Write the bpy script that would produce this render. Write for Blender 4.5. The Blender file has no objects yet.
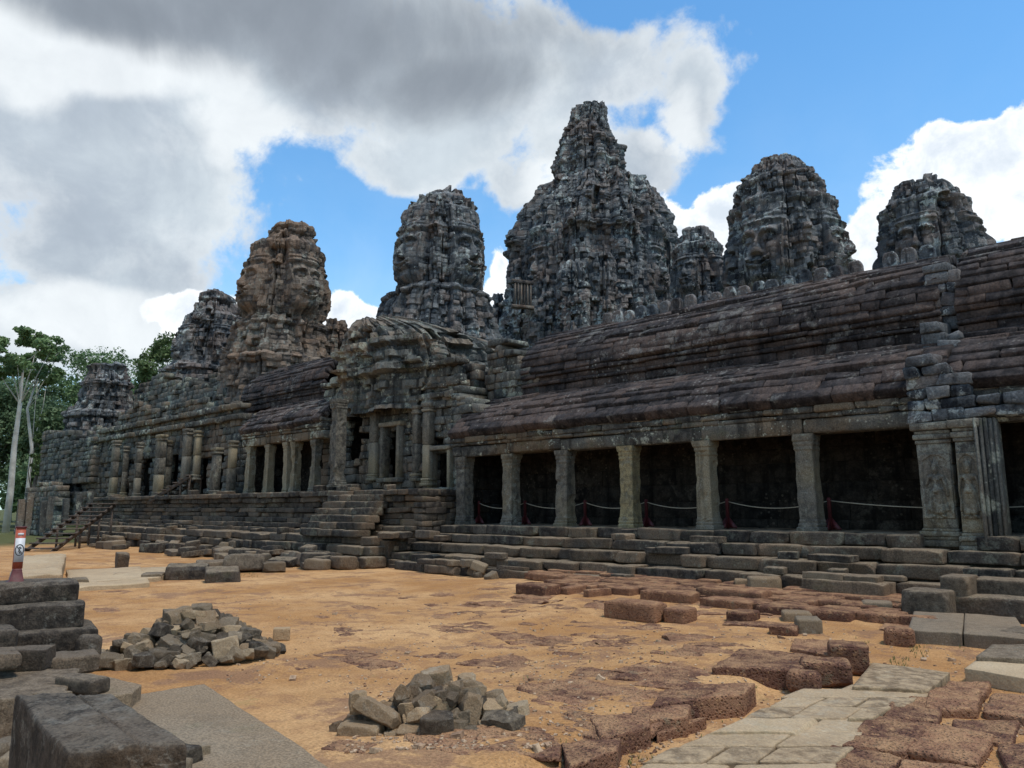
import bpy, math, random
import numpy as np
from math import radians as RAD

# ------------------------------------------------------------------ camera, sky, sun, exposure
SC = bpy.context.scene
COL = SC.collection
CAM_Z = 2.3
YAW = RAD(46.3)
PITCH = RAD(9.2)
FPX = 769.0
FW = np.array([-math.cos(YAW), math.sin(YAW), 0.0])
RT = np.array([math.sin(YAW), math.cos(YAW), 0.0])
UPV = np.array([0, 0, 1.0])
F3 = FW * math.cos(PITCH) + UPV * math.sin(PITCH)
U3 = -FW * math.sin(PITCH) + UPV * math.cos(PITCH)
C0 = np.array([0, 0, CAM_Z])

from mathutils import Matrix, Vector
cd = bpy.data.cameras.new('camera')
cam = bpy.data.objects.new('camera', cd)
COL.objects.link(cam)
cd.sensor_width = 36.0
cd.lens = 36.0 * FPX / 1024.0
cd.clip_start = 0.05
cd.clip_end = 3000
M = Matrix(((RT[0], U3[0], -F3[0], 0), (RT[1], U3[1], -F3[1], 0), (RT[2], U3[2], -F3[2], CAM_Z), (0, 0, 0, 1)))
cam.matrix_world = M
SC.camera = cam

SC.view_settings.view_transform = 'Standard'
SC.view_settings.look = 'None'
SC.view_settings.exposure = 0.32
SC.view_settings.gamma = 1.0
SC.view_settings.use_curve_mapping = False

def ray(px, py): return F3 * FPX + RT * (px - 512) + U3 * (384 - py)
def hy(px, py, Y): d = ray(px, py); return C0 + d * (Y / d[1])
def hz(px, py, z=0.0): d = ray(px, py); return C0 + d * ((z - CAM_Z) / d[2])
def hd(px, py, D): d = ray(px, py); return C0 + d * (D / math.hypot(d[0], d[1]))

SUN_EL, SUN_AZ = RAD(68), math.atan2(0.10, 0.9)     # azimuth measured from +X
sd = Vector((math.cos(SUN_EL) * math.cos(SUN_AZ), math.cos(SUN_EL) * math.sin(SUN_AZ), math.sin(SUN_EL)))
sl = bpy.data.lights.new('sun', 'SUN')
sl.energy = 2.3
sl.angle = RAD(11)
sl.color = (1.0, 0.95, 0.87)
so = bpy.data.objects.new('sun', sl)
COL.objects.link(so)
so.rotation_euler = sd.to_track_quat('Z', 'Y').to_euler()
so.location = (0, 0, 60)

class NT:
    """small helper for building node graphs from expressions"""
    def __init__(s, tree):
        s.t = tree; s.n = tree.nodes; s.l = tree.links
    def new(s, typ, **kw):
        n = s.n.new(typ)
        for k, v in kw.items(): setattr(n, k, v)
        return n
    def put(s, sock, v):
        if isinstance(v, bpy.types.NodeSocket): s.l.new(v, sock)
        elif v is not None: sock.default_value = v
    def m(s, op, a, b=None, c=None, clamp=False):
        n = s.new('ShaderNodeMath', operation=op); n.use_clamp = clamp
        s.put(n.inputs[0], a)
        if b is not None: s.put(n.inputs[1], b)
        if c is not None: s.put(n.inputs[2], c)
        return n.outputs[0]
    def vm(s, op, a, b=None):
        n = s.new('ShaderNodeVectorMath', operation=op)
        s.put(n.inputs[0], a)
        if b is not None: s.put(n.inputs[1], b)
        return n.outputs['Value'] if op in ('DOT_PRODUCT', 'LENGTH') else n.outputs[0]
    def scale(s, v, vec):
        n = s.new('ShaderNodeMapping'); s.put(n.inputs[0], v); n.inputs['Scale'].default_value = vec
        return n.outputs[0]
    def noise(s, v, sc, det=6, rough=0.6, dist=0.0, out=0):
        n = s.new('ShaderNodeTexNoise'); s.put(n.inputs['Vector'], v)
        n.inputs['Scale'].default_value = sc; n.inputs['Detail'].default_value = det
        n.inputs['Roughness'].default_value = rough; n.inputs['Distortion'].default_value = dist
        return n.outputs[out]
    def vor(s, v, sc, feat='F1', rnd=1.0, out='Distance'):
        n = s.new('ShaderNodeTexVoronoi', feature=feat); s.put(n.inputs['Vector'], v)
        n.inputs['Scale'].default_value = sc; n.inputs['Randomness'].default_value = rnd
        return n.outputs[out]
    def rng(s, v, a, b, c=0.0, d=1.0, smooth=True):
        n = s.new('ShaderNodeMapRange'); n.interpolation_type = 'SMOOTHSTEP' if smooth else 'LINEAR'
        s.put(n.inputs[0], v)
        for i, x in enumerate((a, b, c, d)): s.put(n.inputs[1 + i], x)
        return n.outputs[0]
    def mix(s, f, a, b, blend='MIX'):
        n = s.new('ShaderNodeMix', data_type='RGBA', blend_type=blend)
        s.put(n.inputs[0], f)
        for sock, v in ((n.inputs[6], a), (n.inputs[7], b)):
            if isinstance(v, (tuple, list)): v = tuple(v) + (1.0,) if len(v) == 3 else v
            s.put(sock, v)
        return n.outputs[2]

def build_world():
    w = bpy.data.worlds.new('World'); SC.world = w; w.use_nodes = True
    t = NT(w.node_tree)
    for n in list(t.n): t.n.remove(n)
    out = t.new('ShaderNodeOutputWorld'); bg = t.new('ShaderNodeBackground')
    sky = t.new('ShaderNodeTexSky', sky_type='NISHITA')
    sky.sun_disc = False; sky.sun_elevation = SUN_EL
    sky.sun_rotation = math.pi / 2 - SUN_AZ
    sky.air_density = 1.2; sky.dust_density = 0.4; sky.ozone_density = 2.5
    d = t.new('ShaderNodeTexCoord').outputs['Generated']
    x = t.vm('DOT_PRODUCT', d, tuple(RT)); y = t.vm('DOT_PRODUCT', d, tuple(FW))
    sep = t.new('ShaderNodeSeparateXYZ'); t.put(sep.inputs[0], d)
    az = t.m('MULTIPLY', t.m('ARCTAN2', x, y), 57.2958)
    el = t.m('MULTIPLY', t.m('ARCSINE', sep.outputs[2]), 57.2958)
    # warp so that outlines billow
    wn = t.noise(d, 5.0, 3, 0.5, out=1)
    ws = t.new('ShaderNodeSeparateXYZ'); t.put(ws.inputs[0], wn)
    az2 = t.m('ADD', az, t.m('MULTIPLY', t.m('SUBTRACT', ws.outputs[0], 0.5), 7.0))
    el2 = t.m('ADD', el, t.m('MULTIPLY', t.m('SUBTRACT', ws.outputs[1], 0.5), 6.0))
    def pblob(px, py, rx, ry):
        r = ray(px, py); a0 = math.degrees(math.atan2(r @ RT, r @ FW))
        e0 = math.degrees(math.asin(r[2] / np.linalg.norm(r)))
        k = 57.3 / FPX * math.cos(RAD(e0)) * 0.9
        return (a0, e0, rx * k / max(.4, math.cos(RAD(e0))), ry * k)
    def field(blobs, base=-3.0):
        cur = None
        for a0, e0, ra, re in blobs:
            u = t.m('MULTIPLY', t.m('SUBTRACT', az2, a0), 1 / ra)
            v = t.m('MULTIPLY', t.m('SUBTRACT', el2, e0), 1 / re)
            q = t.m('SUBTRACT', 1.0, t.m('ADD', t.m('MULTIPLY', u, u), t.m('MULTIPLY', v, v)))
            cur = q if cur is None else t.m('SMOOTH_MAX', cur, q, 0.3)
        return t.m('MAXIMUM', cur, base)
    P = CLOUDS
    dens = field([pblob(*b) for b in P['mass']] + [(180, 35, 75, 22), (-110, 30, 40, 30), (110, 60, 45, 20)])  # last three blobs: unseen clouds added out of view for the lighting
    n1 = t.noise(d, 7.0, 9, 0.58, 0.2)
    n2 = t.noise(d, 2.2, 6, 0.5)
    n3 = t.noise(d, 16.0, 9, 0.62, 0.25)
    dens = t.m('ADD', dens, t.m('MULTIPLY', t.m('SUBTRACT', n1, 0.5), 3.6))
    dens = t.m('ADD', dens, t.m('MULTIPLY', t.m('SUBTRACT', n3, 0.5), 1.3))
    alpha = t.rng(dens, -0.20, 0.38)
    hard = field([pblob(*b) for b in P['puff']])
    hard = t.m('ADD', hard, t.m('MULTIPLY', t.m('SUBTRACT', n1, 0.5), 3.6))
    hard = t.m('ADD', hard, t.m('MULTIPLY', t.m('SUBTRACT', n3, 0.5), 2.4))
    ah = t.rng(hard, -0.05, 0.30)
    dark = t.rng(t.m('ADD', field([pblob(*b) for b in P['dark']]), t.m('MULTIPLY', t.m('SUBTRACT', t.noise(d, 4.0, 8, 0.6, 0.4), 0.5), 3.6)), -0.9, 1.1)
    bright = t.rng(t.m('ADD', field([pblob(*b) for b in P['bright']]), t.m('MULTIPLY', t.m('SUBTRACT', n1, 0.5), 4.0)), -0.7, 0.7)
    rim = t.rng(dens, 1.0, 0.1)
    bright = t.m('MAXIMUM', bright, t.m('MULTIPLY', rim, 0.55))
    grey = t.mix(t.rng(t.noise(d, 6.0, 9, 0.62, 0.5), 0.32, 0.68), (0.37, 0.43, 0.50), (0.52, 0.59, 0.645))
    grey = t.mix(t.m('MULTIPLY', bright, 0.72), grey, (0.80, 0.84, 0.86))
    grey = t.mix(1.0, grey, t.mix(t.noise(d, 9.0, 8, 0.6, 0.4), (0.80, 0.81, 0.83), (1.22, 1.20, 1.18)), 'MULTIPLY')
    grey = t.mix(dark, grey, t.mix(n1, (0.15, 0.177, 0.212), (0.29, 0.328, 0.38)))
    white = t.mix(t.rng(t.m('ADD', t.m('MULTIPLY', hard, 0.5), t.m('MULTIPLY', n3, 1.6)), 0.6, 1.7), (0.95, 0.97, 0.99), (0.60, 0.67, 0.75))
    skc = t.mix(1.0, sky.outputs[0], (SKY_K * 0.72, SKY_K * 1.18, SKY_K * 1.38), 'MULTIPLY')
    # thin veil low on the sky
    veil = t.m('MULTIPLY', t.rng(el, 34.0, -2.0), t.rng(n1, 0.25, 0.75, 0.25, 1.0))
    c = t.mix(t.m('MULTIPLY', veil, 0.55), skc, (0.62, 0.74, 0.86))
    c = t.mix(alpha, c, grey)
    c = t.mix(ah, c, white)
    # below the horizon: dull ground colour
    c = t.mix(t.rng(el, -2.0, 0.0), (0.18, 0.13, 0.09), c)
    c = t.vm("SCALE10", c) if False else t.mix(1.0, c, (1.0 / SKY_STRENGTH,) * 3, "MULTIPLY")
    t.put(bg.inputs[0], c); bg.inputs[1].default_value = SKY_STRENGTH
    t.l.new(bg.outputs[0], out.inputs[0])
SKY_STRENGTH = 0.1
SKY_K = 0.125     # the sky texture's own strength, inside the asked 0.05 - 0.15
CLOUDS = dict(
 mass=[(60, 90, 260, 150), (170, 190, 130, 70), (330, 60, 300, 120), (560, 80, 190, 75), (90, 260, 110, 75), (610, 165, 120, 45),
       (700, 105, 50, 60), (520, 190, 50, 40), (30, 335, 190, 45), (170, 340, 90, 45), (400, 150, 120, 42), (130,300,60,50), (470, 120, 150, 80)],
 puff=[(215, 325, 50, 30), (250, 345, 60, 22), (350, 325, 48, 22), (400, 345, 60, 20), (500, 300, 24, 55), (600, 250, 70, 40), (690, 225, 40, 26), (725, 215, 50, 42), (660, 215, 40, 30), (960, 190, 80, 66), (905, 245, 66, 44), (930, 150, 30, 24), (1010, 165, 50, 50), (850, 268, 40, 14), (1090, 200, 120, 90)],
 dark=[(330, 30, 260, 70), (120, 10, 120, 35), (440, 80, 140, 50)],
 bright=[(275, 150, 80, 50), (150, 75, 90, 40), (30, 40, 50, 50), (560, 195, 70, 35), (680, 130, 45, 40), (90, 330, 120, 35)],
)
build_world()
SC.cycles.max_bounces = 5
SC.cycles.diffuse_bounces = 3
SC.cycles.glossy_bounces = 2
SC.cycles.transparent_max_bounces = 4
try: SC.cycles.use_adaptive_sampling = True
except Exception: pass

# ------------------------------------------------------------------ numpy noise
def _hash(ix, iy, iz, s):
    h = (ix * 374761393 + iy * 668265263 + iz * 2147483647 * 3 + s * 1274126177) & 0xffffffff
    h = ((h ^ (h >> 13)) * 1274126177) & 0xffffffff
    h = ((h ^ (h >> 16)) * 2246822519) & 0xffffffff
    h = h ^ (h >> 15)
    return (h & 0xffffff) / float(0xffffff)
def vnoise(p, seed=0):
    """value noise in [-1, 1]; p is (n, 3)"""
    p = np.asarray(p, float); i = np.floor(p).astype(np.int64); f = p - i
    f = f * f * f * (f * (f * 6 - 15) + 10)
    r = 0
    for dx in (0, 1):
        wx = f[:, 0] if dx else 1 - f[:, 0]
        for dy in (0, 1):
            wy = f[:, 1] if dy else 1 - f[:, 1]
            for dz in (0, 1):
                wz = f[:, 2] if dz else 1 - f[:, 2]
                r = r + wx * wy * wz * _hash(i[:, 0] + dx, i[:, 1] + dy, i[:, 2] + dz, seed)
    return r * 2 - 1
def fbm(p, octv=4, seed=0, gain=0.5, lac=2.03):
    a, s, tot = 1.0, 0, 0.0
    p = np.asarray(p, float)
    for k in range(octv):
        s = s + a * vnoise(p + 17.3 * k, seed + k); tot += a
        a *= gain; p = p * lac
    return s / tot
def h1(i, seed=0):
    i = np.asarray(i, np.int64)
    return _hash(i, i * 0 + 7, i * 0 + 3, seed)
def h2(i, j, seed=0):
    return _hash(np.asarray(i, np.int64), np.asarray(j, np.int64), np.asarray(i, np.int64) * 0 + 5, seed)
def sstep(x, a, b):
    t = np.clip((x - a) / (b - a), 0, 1); return t * t * (3 - 2 * t)

# ------------------------------------------------------------------ object helpers
def thing(name, label, cat, loc=(0, 0, 0), group=None, kind=None):
    o = bpy.data.objects.new(name, None); COL.objects.link(o)
    o.location = tuple(loc); o.empty_display_size = 0.3
    return tag(o, label, cat, group, kind)
def tag(o, label=None, cat=None, group=None, kind=None):
    if label: o['label'] = label
    if cat: o['category'] = cat
    if group: o['group'] = group
    if kind: o['kind'] = kind
    return o
def mesh_obj(name, V, Fc, mat, parent=None, tone=None, smooth=None, offset=(0, 0, 0)):
    """V (n,3) world coordinates; Fc list of (k,4) or (k,3) int arrays; the object's origin is put at offset"""
    V = np.asarray(V, float)
    off = np.asarray(offset, float)
    me = bpy.data.meshes.new(name)
    if not isinstance(Fc, list): Fc = [Fc]
    Fc = [np.asarray(f, np.int64) for f in Fc if len(f)]
    me.vertices.add(len(V)); me.vertices.foreach_set('co', (V - off).astype(np.float32).ravel())
    li = np.concatenate([f.ravel() for f in Fc]).astype(np.int32)
    cnt = np.concatenate([np.full(len(f), f.shape[1]) for f in Fc])
    me.loops.add(len(li)); me.loops.foreach_set('vertex_index', li)
    me.polygons.add(len(cnt))
    me.polygons.foreach_set('loop_start', (np.cumsum(cnt) - cnt).astype(np.int32))
    me.polygons.foreach_set('loop_total', cnt.astype(np.int32))
    if smooth is not None:
        me.polygons.foreach_set('use_smooth', np.full(len(cnt), bool(smooth)))
    me.update(calc_edges=True)
    if tone is not None:
        a = me.attributes.new('tone', 'FLOAT', 'POINT'); a.data.foreach_set('value', np.asarray(tone, np.float32))
    me.materials.append(mat)
    o = bpy.data.objects.new(name, me); COL.objects.link(o)
    o.location = tuple(off)
    if parent is not None:
        o.parent = parent
        o.matrix_parent_inverse = Matrix.Identity(4)
        o.location = tuple(off - np.array(world_loc(parent)))
    return o
def world_loc(o):
    v = np.array(o.location[:])
    while o.parent is not None:
        o = o.parent; v = v + np.array(o.location[:])
    return v
def copy_tree(o, parent=None):
    c = o.copy(); COL.objects.link(c)
    if parent is not None: c.parent = parent
    for ch in [k for k in o.children]: copy_tree(ch, c)
    return c

# --- geometry accumulators
_c = np.array([(x, y, z) for x in (-1, 1) for y in (-1, 1) for z in (-1, 1)], float)
def _chamfer_template():
    V = []; key = {}
    for ci, c in enumerate(_c):
        for ax in range(3):
            key[(ci, ax)] = len(V); V.append((ci, ax))
    idx = {tuple(c.astype(int)): i for i, c in enumerate(_c)}
    quads = []; tris = []
    for ax in range(3):                                   # big faces
        o1, o2 = (ax + 1) % 3, (ax + 2) % 3
        for s in (-1, 1):
            q = []
            for a, b in ((-1, -1), (1, -1), (1, 1), (-1, 1)):
                c = [0, 0, 0]; c[ax] = s; c[o1] = a; c[o2] = b
                q.append(key[(idx[tuple(c)], ax)])
            quads.append(q if s > 0 else q[::-1])
    for ax in range(3):                                   # edge strips along axis ax
        o1, o2 = (ax + 1) % 3, (ax + 2) % 3
        for a in (-1, 1):
            for b in (-1, 1):
                c0 = [0, 0, 0]; c1 = [0, 0, 0]
                c0[o1] = c1[o1] = a; c0[o2] = c1[o2] = b; c0[ax] = -1; c1[ax] = 1
                i0, i1 = idx[tuple(c0)], idx[tuple(c1)]
                q = [key[(i0, o1)], key[(i1, o1)], key[(i1, o2)], key[(i0, o2)]]
                quads.append(q if a * b < 0 else q[::-1])
    for ci, c in enumerate(_c):
        tq = [key[(ci, 0)], key[(ci, 1)], key[(ci, 2)]]
        tris.append(tq if np.prod(c) > 0 else tq[::-1])
    ci = np.array([v[0] for v in V]); ax = np.array([v[1] for v in V])
    return ci, ax, np.array(quads), np.array(tris)
T_CI, T_AX, T_Q, T_T = _chamfer_template()

class Blocks:
    """collects slightly irregular chamfered stone blocks into one mesh"""
    def __init__(s): s.c = []; s.h = []; s.r = []; s.j = []; s.b = []; s.t = []
    def add(s, c, size, R=None, jit=0.02, bev=0.03, tone=None):
        s.c.append(c); s.h.append((size[0] / 2, size[1] / 2, size[2] / 2))
        s.r.append(np.eye(3) if R is None else R); s.j.append(jit); s.b.append(bev)
        s.t.append(random.random() if tone is None else tone)
        return s
    def arrays(s, seed=1):
        n = len(s.c); rs = np.random.RandomState(seed)
        c = np.array(s.c, float); h = np.array(s.h, float); R = np.array(s.r, float)
        j = np.array(s.j)[:, None, None]; b = np.array(s.b)
        b = np.minimum(b, h.min(axis=1) * 0.45) * (0.6 + 0.8 * rs.rand(n))
        base = _c[T_CI][None] * h[:, None, :]                     # n,24,3
        inset = np.ones((24, 3)); inset[np.arange(24), T_AX] = 0.0
        base = base - _c[T_CI][None] * inset[None] * b[:, None, None]
        cj = rs.randn(n, 8, 3) * j
        base = base + cj[:, T_CI, :]
        V = np.einsum('nij,nkj->nki', R, base) + c[:, None, :]
        off = (np.arange(n) * 24)[:, None, None]
        Q = (T_Q[None] + off).reshape(-1, 4); T = (T_T[None] + off).reshape(-1, 3)
        return V.reshape(-1, 3), [Q, T], np.repeat(np.array(s.t), 24)
    def build(s, name, mat, parent=None, seed=1, offset=(0, 0, 0)):
        V, Fc, tn = s.arrays(seed)
        return mesh_obj(name, V, Fc, mat, parent, tone=tn, offset=offset)

class Acc:
    """collects arbitrary arrays"""
    def __init__(s): s.V = []; s.Q = []; s.T = []; s.t = []; s.n = 0
    def add(s, V, Fc, tone=0.5):
        if not isinstance(Fc, list): Fc = [Fc]
        for f in Fc:
            f = np.asarray(f)
            if len(f) == 0: continue
            (s.Q if f.shape[1] == 4 else s.T).append(f + s.n)
        s.V.append(np.asarray(V)); s.t.append(np.full(len(V), tone) if np.isscalar(tone) else tone); s.n += len(V)
    def build(s, name, mat, parent=None, offset=(0, 0, 0), smooth=False):
        Fc = []
        if s.Q: Fc.append(np.concatenate(s.Q))
        if s.T: Fc.append(np.concatenate(s.T))
        return mesh_obj(name, np.concatenate(s.V), Fc, mat, parent, tone=np.concatenate(s.t), smooth=smooth, offset=offset)

_cube_cache = {}
def cube_grid(n):
    if n in _cube_cache: return _cube_cache[n]
    key = {}; V = []; Q = []
    def vid(p):
        if p not in key: key[p] = len(V); V.append(p)
        return key[p]
    for ax in range(3):
        o1, o2 = (ax + 1) % 3, (ax + 2) % 3
        for s in (0, n):
            for i in range(n):
                for k in range(n):
                    q = []
                    for a, b in ((i, k), (i + 1, k), (i + 1, k + 1), (i, k + 1)):
                        c = [0, 0, 0]; c[ax] = s; c[o1] = a; c[o2] = b
                        q.append(vid(tuple(c)))
                    Q.append(q if s else q[::-1])
    r = (np.array(V, float) / n * 2 - 1, np.array(Q))
    _cube_cache[n] = r
    return r

def stone_arrays(size, n=6, seed=0, chips=4, rough=0.03, rnd=0.12, cut=0.82):
    """a worn stone: a box with rounded edges, some corners cut off and a rough skin, size in metres"""
    G, Q = cube_grid(n)
    rs = np.random.RandomState(seed & 0x7fffffff)
    h = np.array(size, float) / 2
    G = np.sign(G) * np.abs(G) ** 0.8                    # more vertices near the edges
    P = G * h
    rr = rnd * h.min() * 2
    inner = np.clip(P, -(h - rr), h - rr)
    dlt = P - inner; L = np.linalg.norm(dlt, axis=1, keepdims=True); L[L == 0] = 1
    P = inner + np.where(np.linalg.norm(dlt, axis=1, keepdims=True) > 0, dlt / L * rr, 0)
    for k in range(chips):
        nv = rs.randn(3); nv /= np.linalg.norm(nv)
        nh = nv / h; nh /= np.linalg.norm(nh)
        sup = (np.abs(nh) * h).sum()
        off = sup * (cut + 0.16 * rs.rand())
        dd = P @ nh
        over = np.maximum(dd - off, 0)
        P = P - over[:, None] * nh[None]
    m = float(np.mean(h)) * 2
    f = 1.6 / m
    sd_ = rs.randint(1, 10 ** 6)
    N0 = P / (np.linalg.norm(P / h, axis=1, keepdims=True) * h * h + 1e-9); N0 /= np.linalg.norm(N0, axis=1, keepdims=True) + 1e-9
    if n >= 9: P = P + N0 * (fbm((P + sd_ * 0.11) * f * 4.5, 3, 77, 0.6) * rough * m * 0.42)[:, None]
    for k in range(3):
        P[:, k] += fbm((P + sd_ * 0.37) * f * (1 + .3 * k), 3, seed=k * 5 + 1, gain=0.55) * rough * m
    return P, Q
def rotm(yaw=0, pitch=0, roll=0):
    return np.array((Matrix.Rotation(yaw, 3, 'Z') @ Matrix.Rotation(pitch, 3, 'Y') @ Matrix.Rotation(roll, 3, 'X')))
_seed = [100]
def nseed():
    _seed[0] += 1; return _seed[0]
def stone(name, loc, size, mat, yaw=0, pitch=0, roll=0, n=8, chips=4, rough=0.03, rnd=0.12, cut=0.82, seed=None, parent=None, smooth=True):
    P, Q = stone_arrays(size, n, seed if seed is not None else nseed(), chips, rough, rnd, cut)
    P = P @ rotm(yaw, pitch, roll).T
    tn = random.random()
    o = mesh_obj(name, P + np.array(loc), Q, mat, parent, tone=np.full(len(P), tn), smooth=smooth, offset=loc)
    return o

def lathe_square(levels, n_side=5, cham=0.08):
    """levels (z, halfwidth) -> square-section column with chamfered arrises; local coordinates"""
    base = []
    e = 1 - cham
    for s in range(4):
        for k in range(n_side):
            tt = -e + 2 * e * k / (n_side - 1)
            base.append(((1, tt), (-tt, 1), (-1, -tt), (tt, -1))[s])
    base = np.array(base); m = len(base)
    V = np.concatenate([np.column_stack([base * w, np.full(m, z)]) for z, w in levels])
    i = np.arange(m); Q = []
    for l in range(len(levels) - 1):
        a = l * m
        Q.append(np.column_stack([a + i, a + (i + 1) % m, a + m + (i + 1) % m, a + m + i]))
    V = np.vstack([V, [[0, 0, levels[0][0]]], [[0, 0, levels[-1][0]]]])
    b0 = len(V) - 2; top = (len(levels) - 1) * m
    T = np.vstack([np.column_stack([np.full(m, b0), (i + 1) % m, i]), np.column_stack([np.full(m, b0 + 1), top + i, top + (i + 1) % m])])
    return V, [np.concatenate(Q), T]
def tube(pts, r, n=8):
    pts = [np.array(p, float) for p in pts]; V = []; Q = []
    rr = r if hasattr(r, '__len__') else [r] * len(pts)
    for k, p in enumerate(pts):
        t = pts[min(k + 1, len(pts) - 1)] - pts[max(k - 1, 0)]; t /= (np.linalg.norm(t) + 1e-9)
        a = np.cross(t, (0.13, 0.21, 1.0) if abs(t[2]) < 0.9 else (1.0, 0.1, 0)); a /= np.linalg.norm(a); b = np.cross(t, a)
        for i in range(n):
            an = 2 * math.pi * i / n
            V.append(p + rr[k] * (a * math.cos(an) + b * math.sin(an)))
    for k in range(len(pts) - 1):
        for i in range(n):
            j = (i + 1) % n
            Q.append((k * n + i, (k + 1) * n + i, (k + 1) * n + j, k * n + j))
    V += [pts[0], pts[-1]]; a, b = len(V) - 2, len(V) - 1; L = (len(pts) - 1) * n
    T = [(a, i, (i + 1) % n) for i in range(n)] + [(b, L + (i + 1) % n, L + i) for i in range(n)]
    return np.array(V), [np.array(Q), np.array(T)]

# ------------------------------------------------------------------ materials
def new_mat(name):
    m = bpy.data.materials.new(name); m.use_nodes = True
    t = NT(m.node_tree)
    p = t.n.get('Principled BSDF')
    return m, t, p
def bump(t, h, dist, strength, prev=None):
    b = t.new('ShaderNodeBump'); b.inputs['Distance'].default_value = dist; b.inputs['Strength'].default_value = strength
    t.put(b.inputs['Height'], h)
    if prev is not None: t.l.new(prev, b.inputs['Normal'])
    return b.outputs[0]
def stone_mat(name, dark, mid, light, lichen=(0.34, 0.37, 0.30), lich=0.5, streak=0.5, warm=None, warm_amt=0.0, moss=0.0, fine=1.0, spots=0.5, bmp=0.03, tonek=0.5, dust=0.0, dust_toplitc=(0.34, 0.27, 0.18), grit=0.75, ribs=False, tv=0.0):
    m, t, p = new_mat(name)
    g = t.new('ShaderNodeNewGeometry').outputs['Position']
    at = t.new('ShaderNodeAttribute', attribute_name='tone').outputs['Fac']
    off = t.new('ShaderNodeVectorMath', operation='SCALE'); off.inputs[0].default_value = (31.7, 17.3, 23.9); t.put(off.inputs['Scale'], at)
    gv = t.vm('ADD', g, off.outputs[0])                                  # each block has its own patch of stone
    n1 = t.noise(g, 0.45, 6, 0.6)
    n2 = t.noise(gv, 2.6 * fine, 9, 0.68)
    n3 = t.noise(gv, 17 * fine, 5, 0.7)
    c = t.mix(t.rng(n2, 0.36, 0.62), dark, mid)
    c = t.mix(t.rng(t.m('ADD', t.m('MULTIPLY', n1, 0.6), t.m('MULTIPLY', at, tonek)), 0.30, 0.95), c, light)
    if warm is not None:
        nw = t.noise(g, 0.33, 4, 0.6)
        c = t.mix(t.m('MULTIPLY', t.rng(t.m('ADD', nw, t.m('MULTIPLY', at, 0.22)), 0.56, 0.74), warm_amt), c, warm)
    # dark rain streaks running down
    sv = t.scale(g, (1.5, 1.5, 0.16)); n4 = t.noise(sv, 1.6, 7, 0.65)
    c = t.mix(t.m('MULTIPLY', t.rng(n4, 0.50, 0.66), streak), c, tuple(x * 0.45 for x in dark))
    # crusts of pale lichen
    n5 = t.noise(g, 1.9 * fine, 11, 0.74, 0.3)
    big = t.noise(g, 0.28, 3, 0.5)
    lm = t.rng(t.m('ADD', n5, t.m('MULTIPLY', t.m('SUBTRACT', big, 0.5), 0.5)), 0.56, 0.64)
    c = t.mix(t.m('MULTIPLY', lm, lich), c, lichen)
    vs = t.vor(g, 5.5 * fine); sp = t.m('MULTIPLY', t.rng(vs, 0.30, 0.16), t.rng(n1, 0.5, 0.62))
    c = t.mix(t.m('MULTIPLY', sp, spots), c, tuple(min(.5, x * 1.15) for x in lichen))
    if moss > 0:
        n6 = t.noise(g, 1.1, 8, 0.7)
        c = t.mix(t.m('MULTIPLY', t.rng(n6, 0.55, 0.68), moss), c, (0.10, 0.13, 0.05))
    if tv > 0:      # every stone has its own shade of grey or brown
        wn_ = t.new('ShaderNodeTexWhiteNoise', noise_dimensions='1D'); t.put(wn_.inputs['W'], t.m('MULTIPLY', at, 91.7))
        c = t.mix(tv, c, t.mix(wn_.outputs[0], (0.42, 0.42, 0.44), (1.45, 1.40, 1.30)), 'MULTIPLY')
    c = t.mix(grit, c, t.mix(t.rng(n3, 0.3, 0.7), (0.42, 0.42, 0.43), (1.35, 1.34, 1.32)), 'MULTIPLY')
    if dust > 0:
        # upward faces paler: lying sand, plus light from above painted into the colour
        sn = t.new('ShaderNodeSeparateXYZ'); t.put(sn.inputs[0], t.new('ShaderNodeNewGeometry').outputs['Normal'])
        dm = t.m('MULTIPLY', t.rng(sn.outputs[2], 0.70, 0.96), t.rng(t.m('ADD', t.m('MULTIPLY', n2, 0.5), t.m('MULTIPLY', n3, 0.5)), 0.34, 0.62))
        c = t.mix(t.m('MULTIPLY', dm, dust), c, t.mix(n3, tuple(v * 0.7 for v in dust_toplitc), tuple(v * 1.2 for v in dust_toplitc)))
    t.put(p.inputs['Base Color'], c)
    p.inputs['Roughness'].default_value = 0.92
    p.inputs['Specular IOR Level'].default_value = 0.25
    h = t.m('ADD', t.m('MULTIPLY', n2, 1.0), t.m('MULTIPLY', n3, 0.45))
    if ribs:       # carved imitation of tiles: shallow ribs running down the slope
        sx = t.new('ShaderNodeSeparateXYZ'); t.put(sx.inputs[0], g)
        rb_ = t.m('ABSOLUTE', t.m('SINE', t.m('ADD', t.m('MULTIPLY', sx.outputs[0], 9.5), t.m('MULTIPLY', n1, 3.0))))
        h = t.m('ADD', h, t.m('MULTIPLY', rb_, 0.55))
    nb = bump(t, h, bmp * 3, 0.75)
    nb = bump(t, t.noise(gv, 60 * fine, 3, 0.6), bmp * 0.5, 0.5, nb)
    t.l.new(nb, p.inputs['Normal'])
    return m
M_TOWER = stone_mat('weathered tower sandstone', (0.014, 0.019, 0.028), (0.105, 0.120, 0.134), (0.20, 0.21, 0.215), (0.42, 0.47, 0.46), 0.95, 0.85, (0.19, 0.12, 0.085), 0.45, bmp=0.05, tonek=0.7)
M_TOWER_WARM = stone_mat('brown tower sandstone', (0.042, 0.040, 0.043), (0.15, 0.127, 0.11), (0.23, 0.19, 0.155), (0.33, 0.34, 0.30), 0.6, 0.6, (0.25, 0.155, 0.10), 0.5, bmp=0.05, tonek=0.8)
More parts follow.
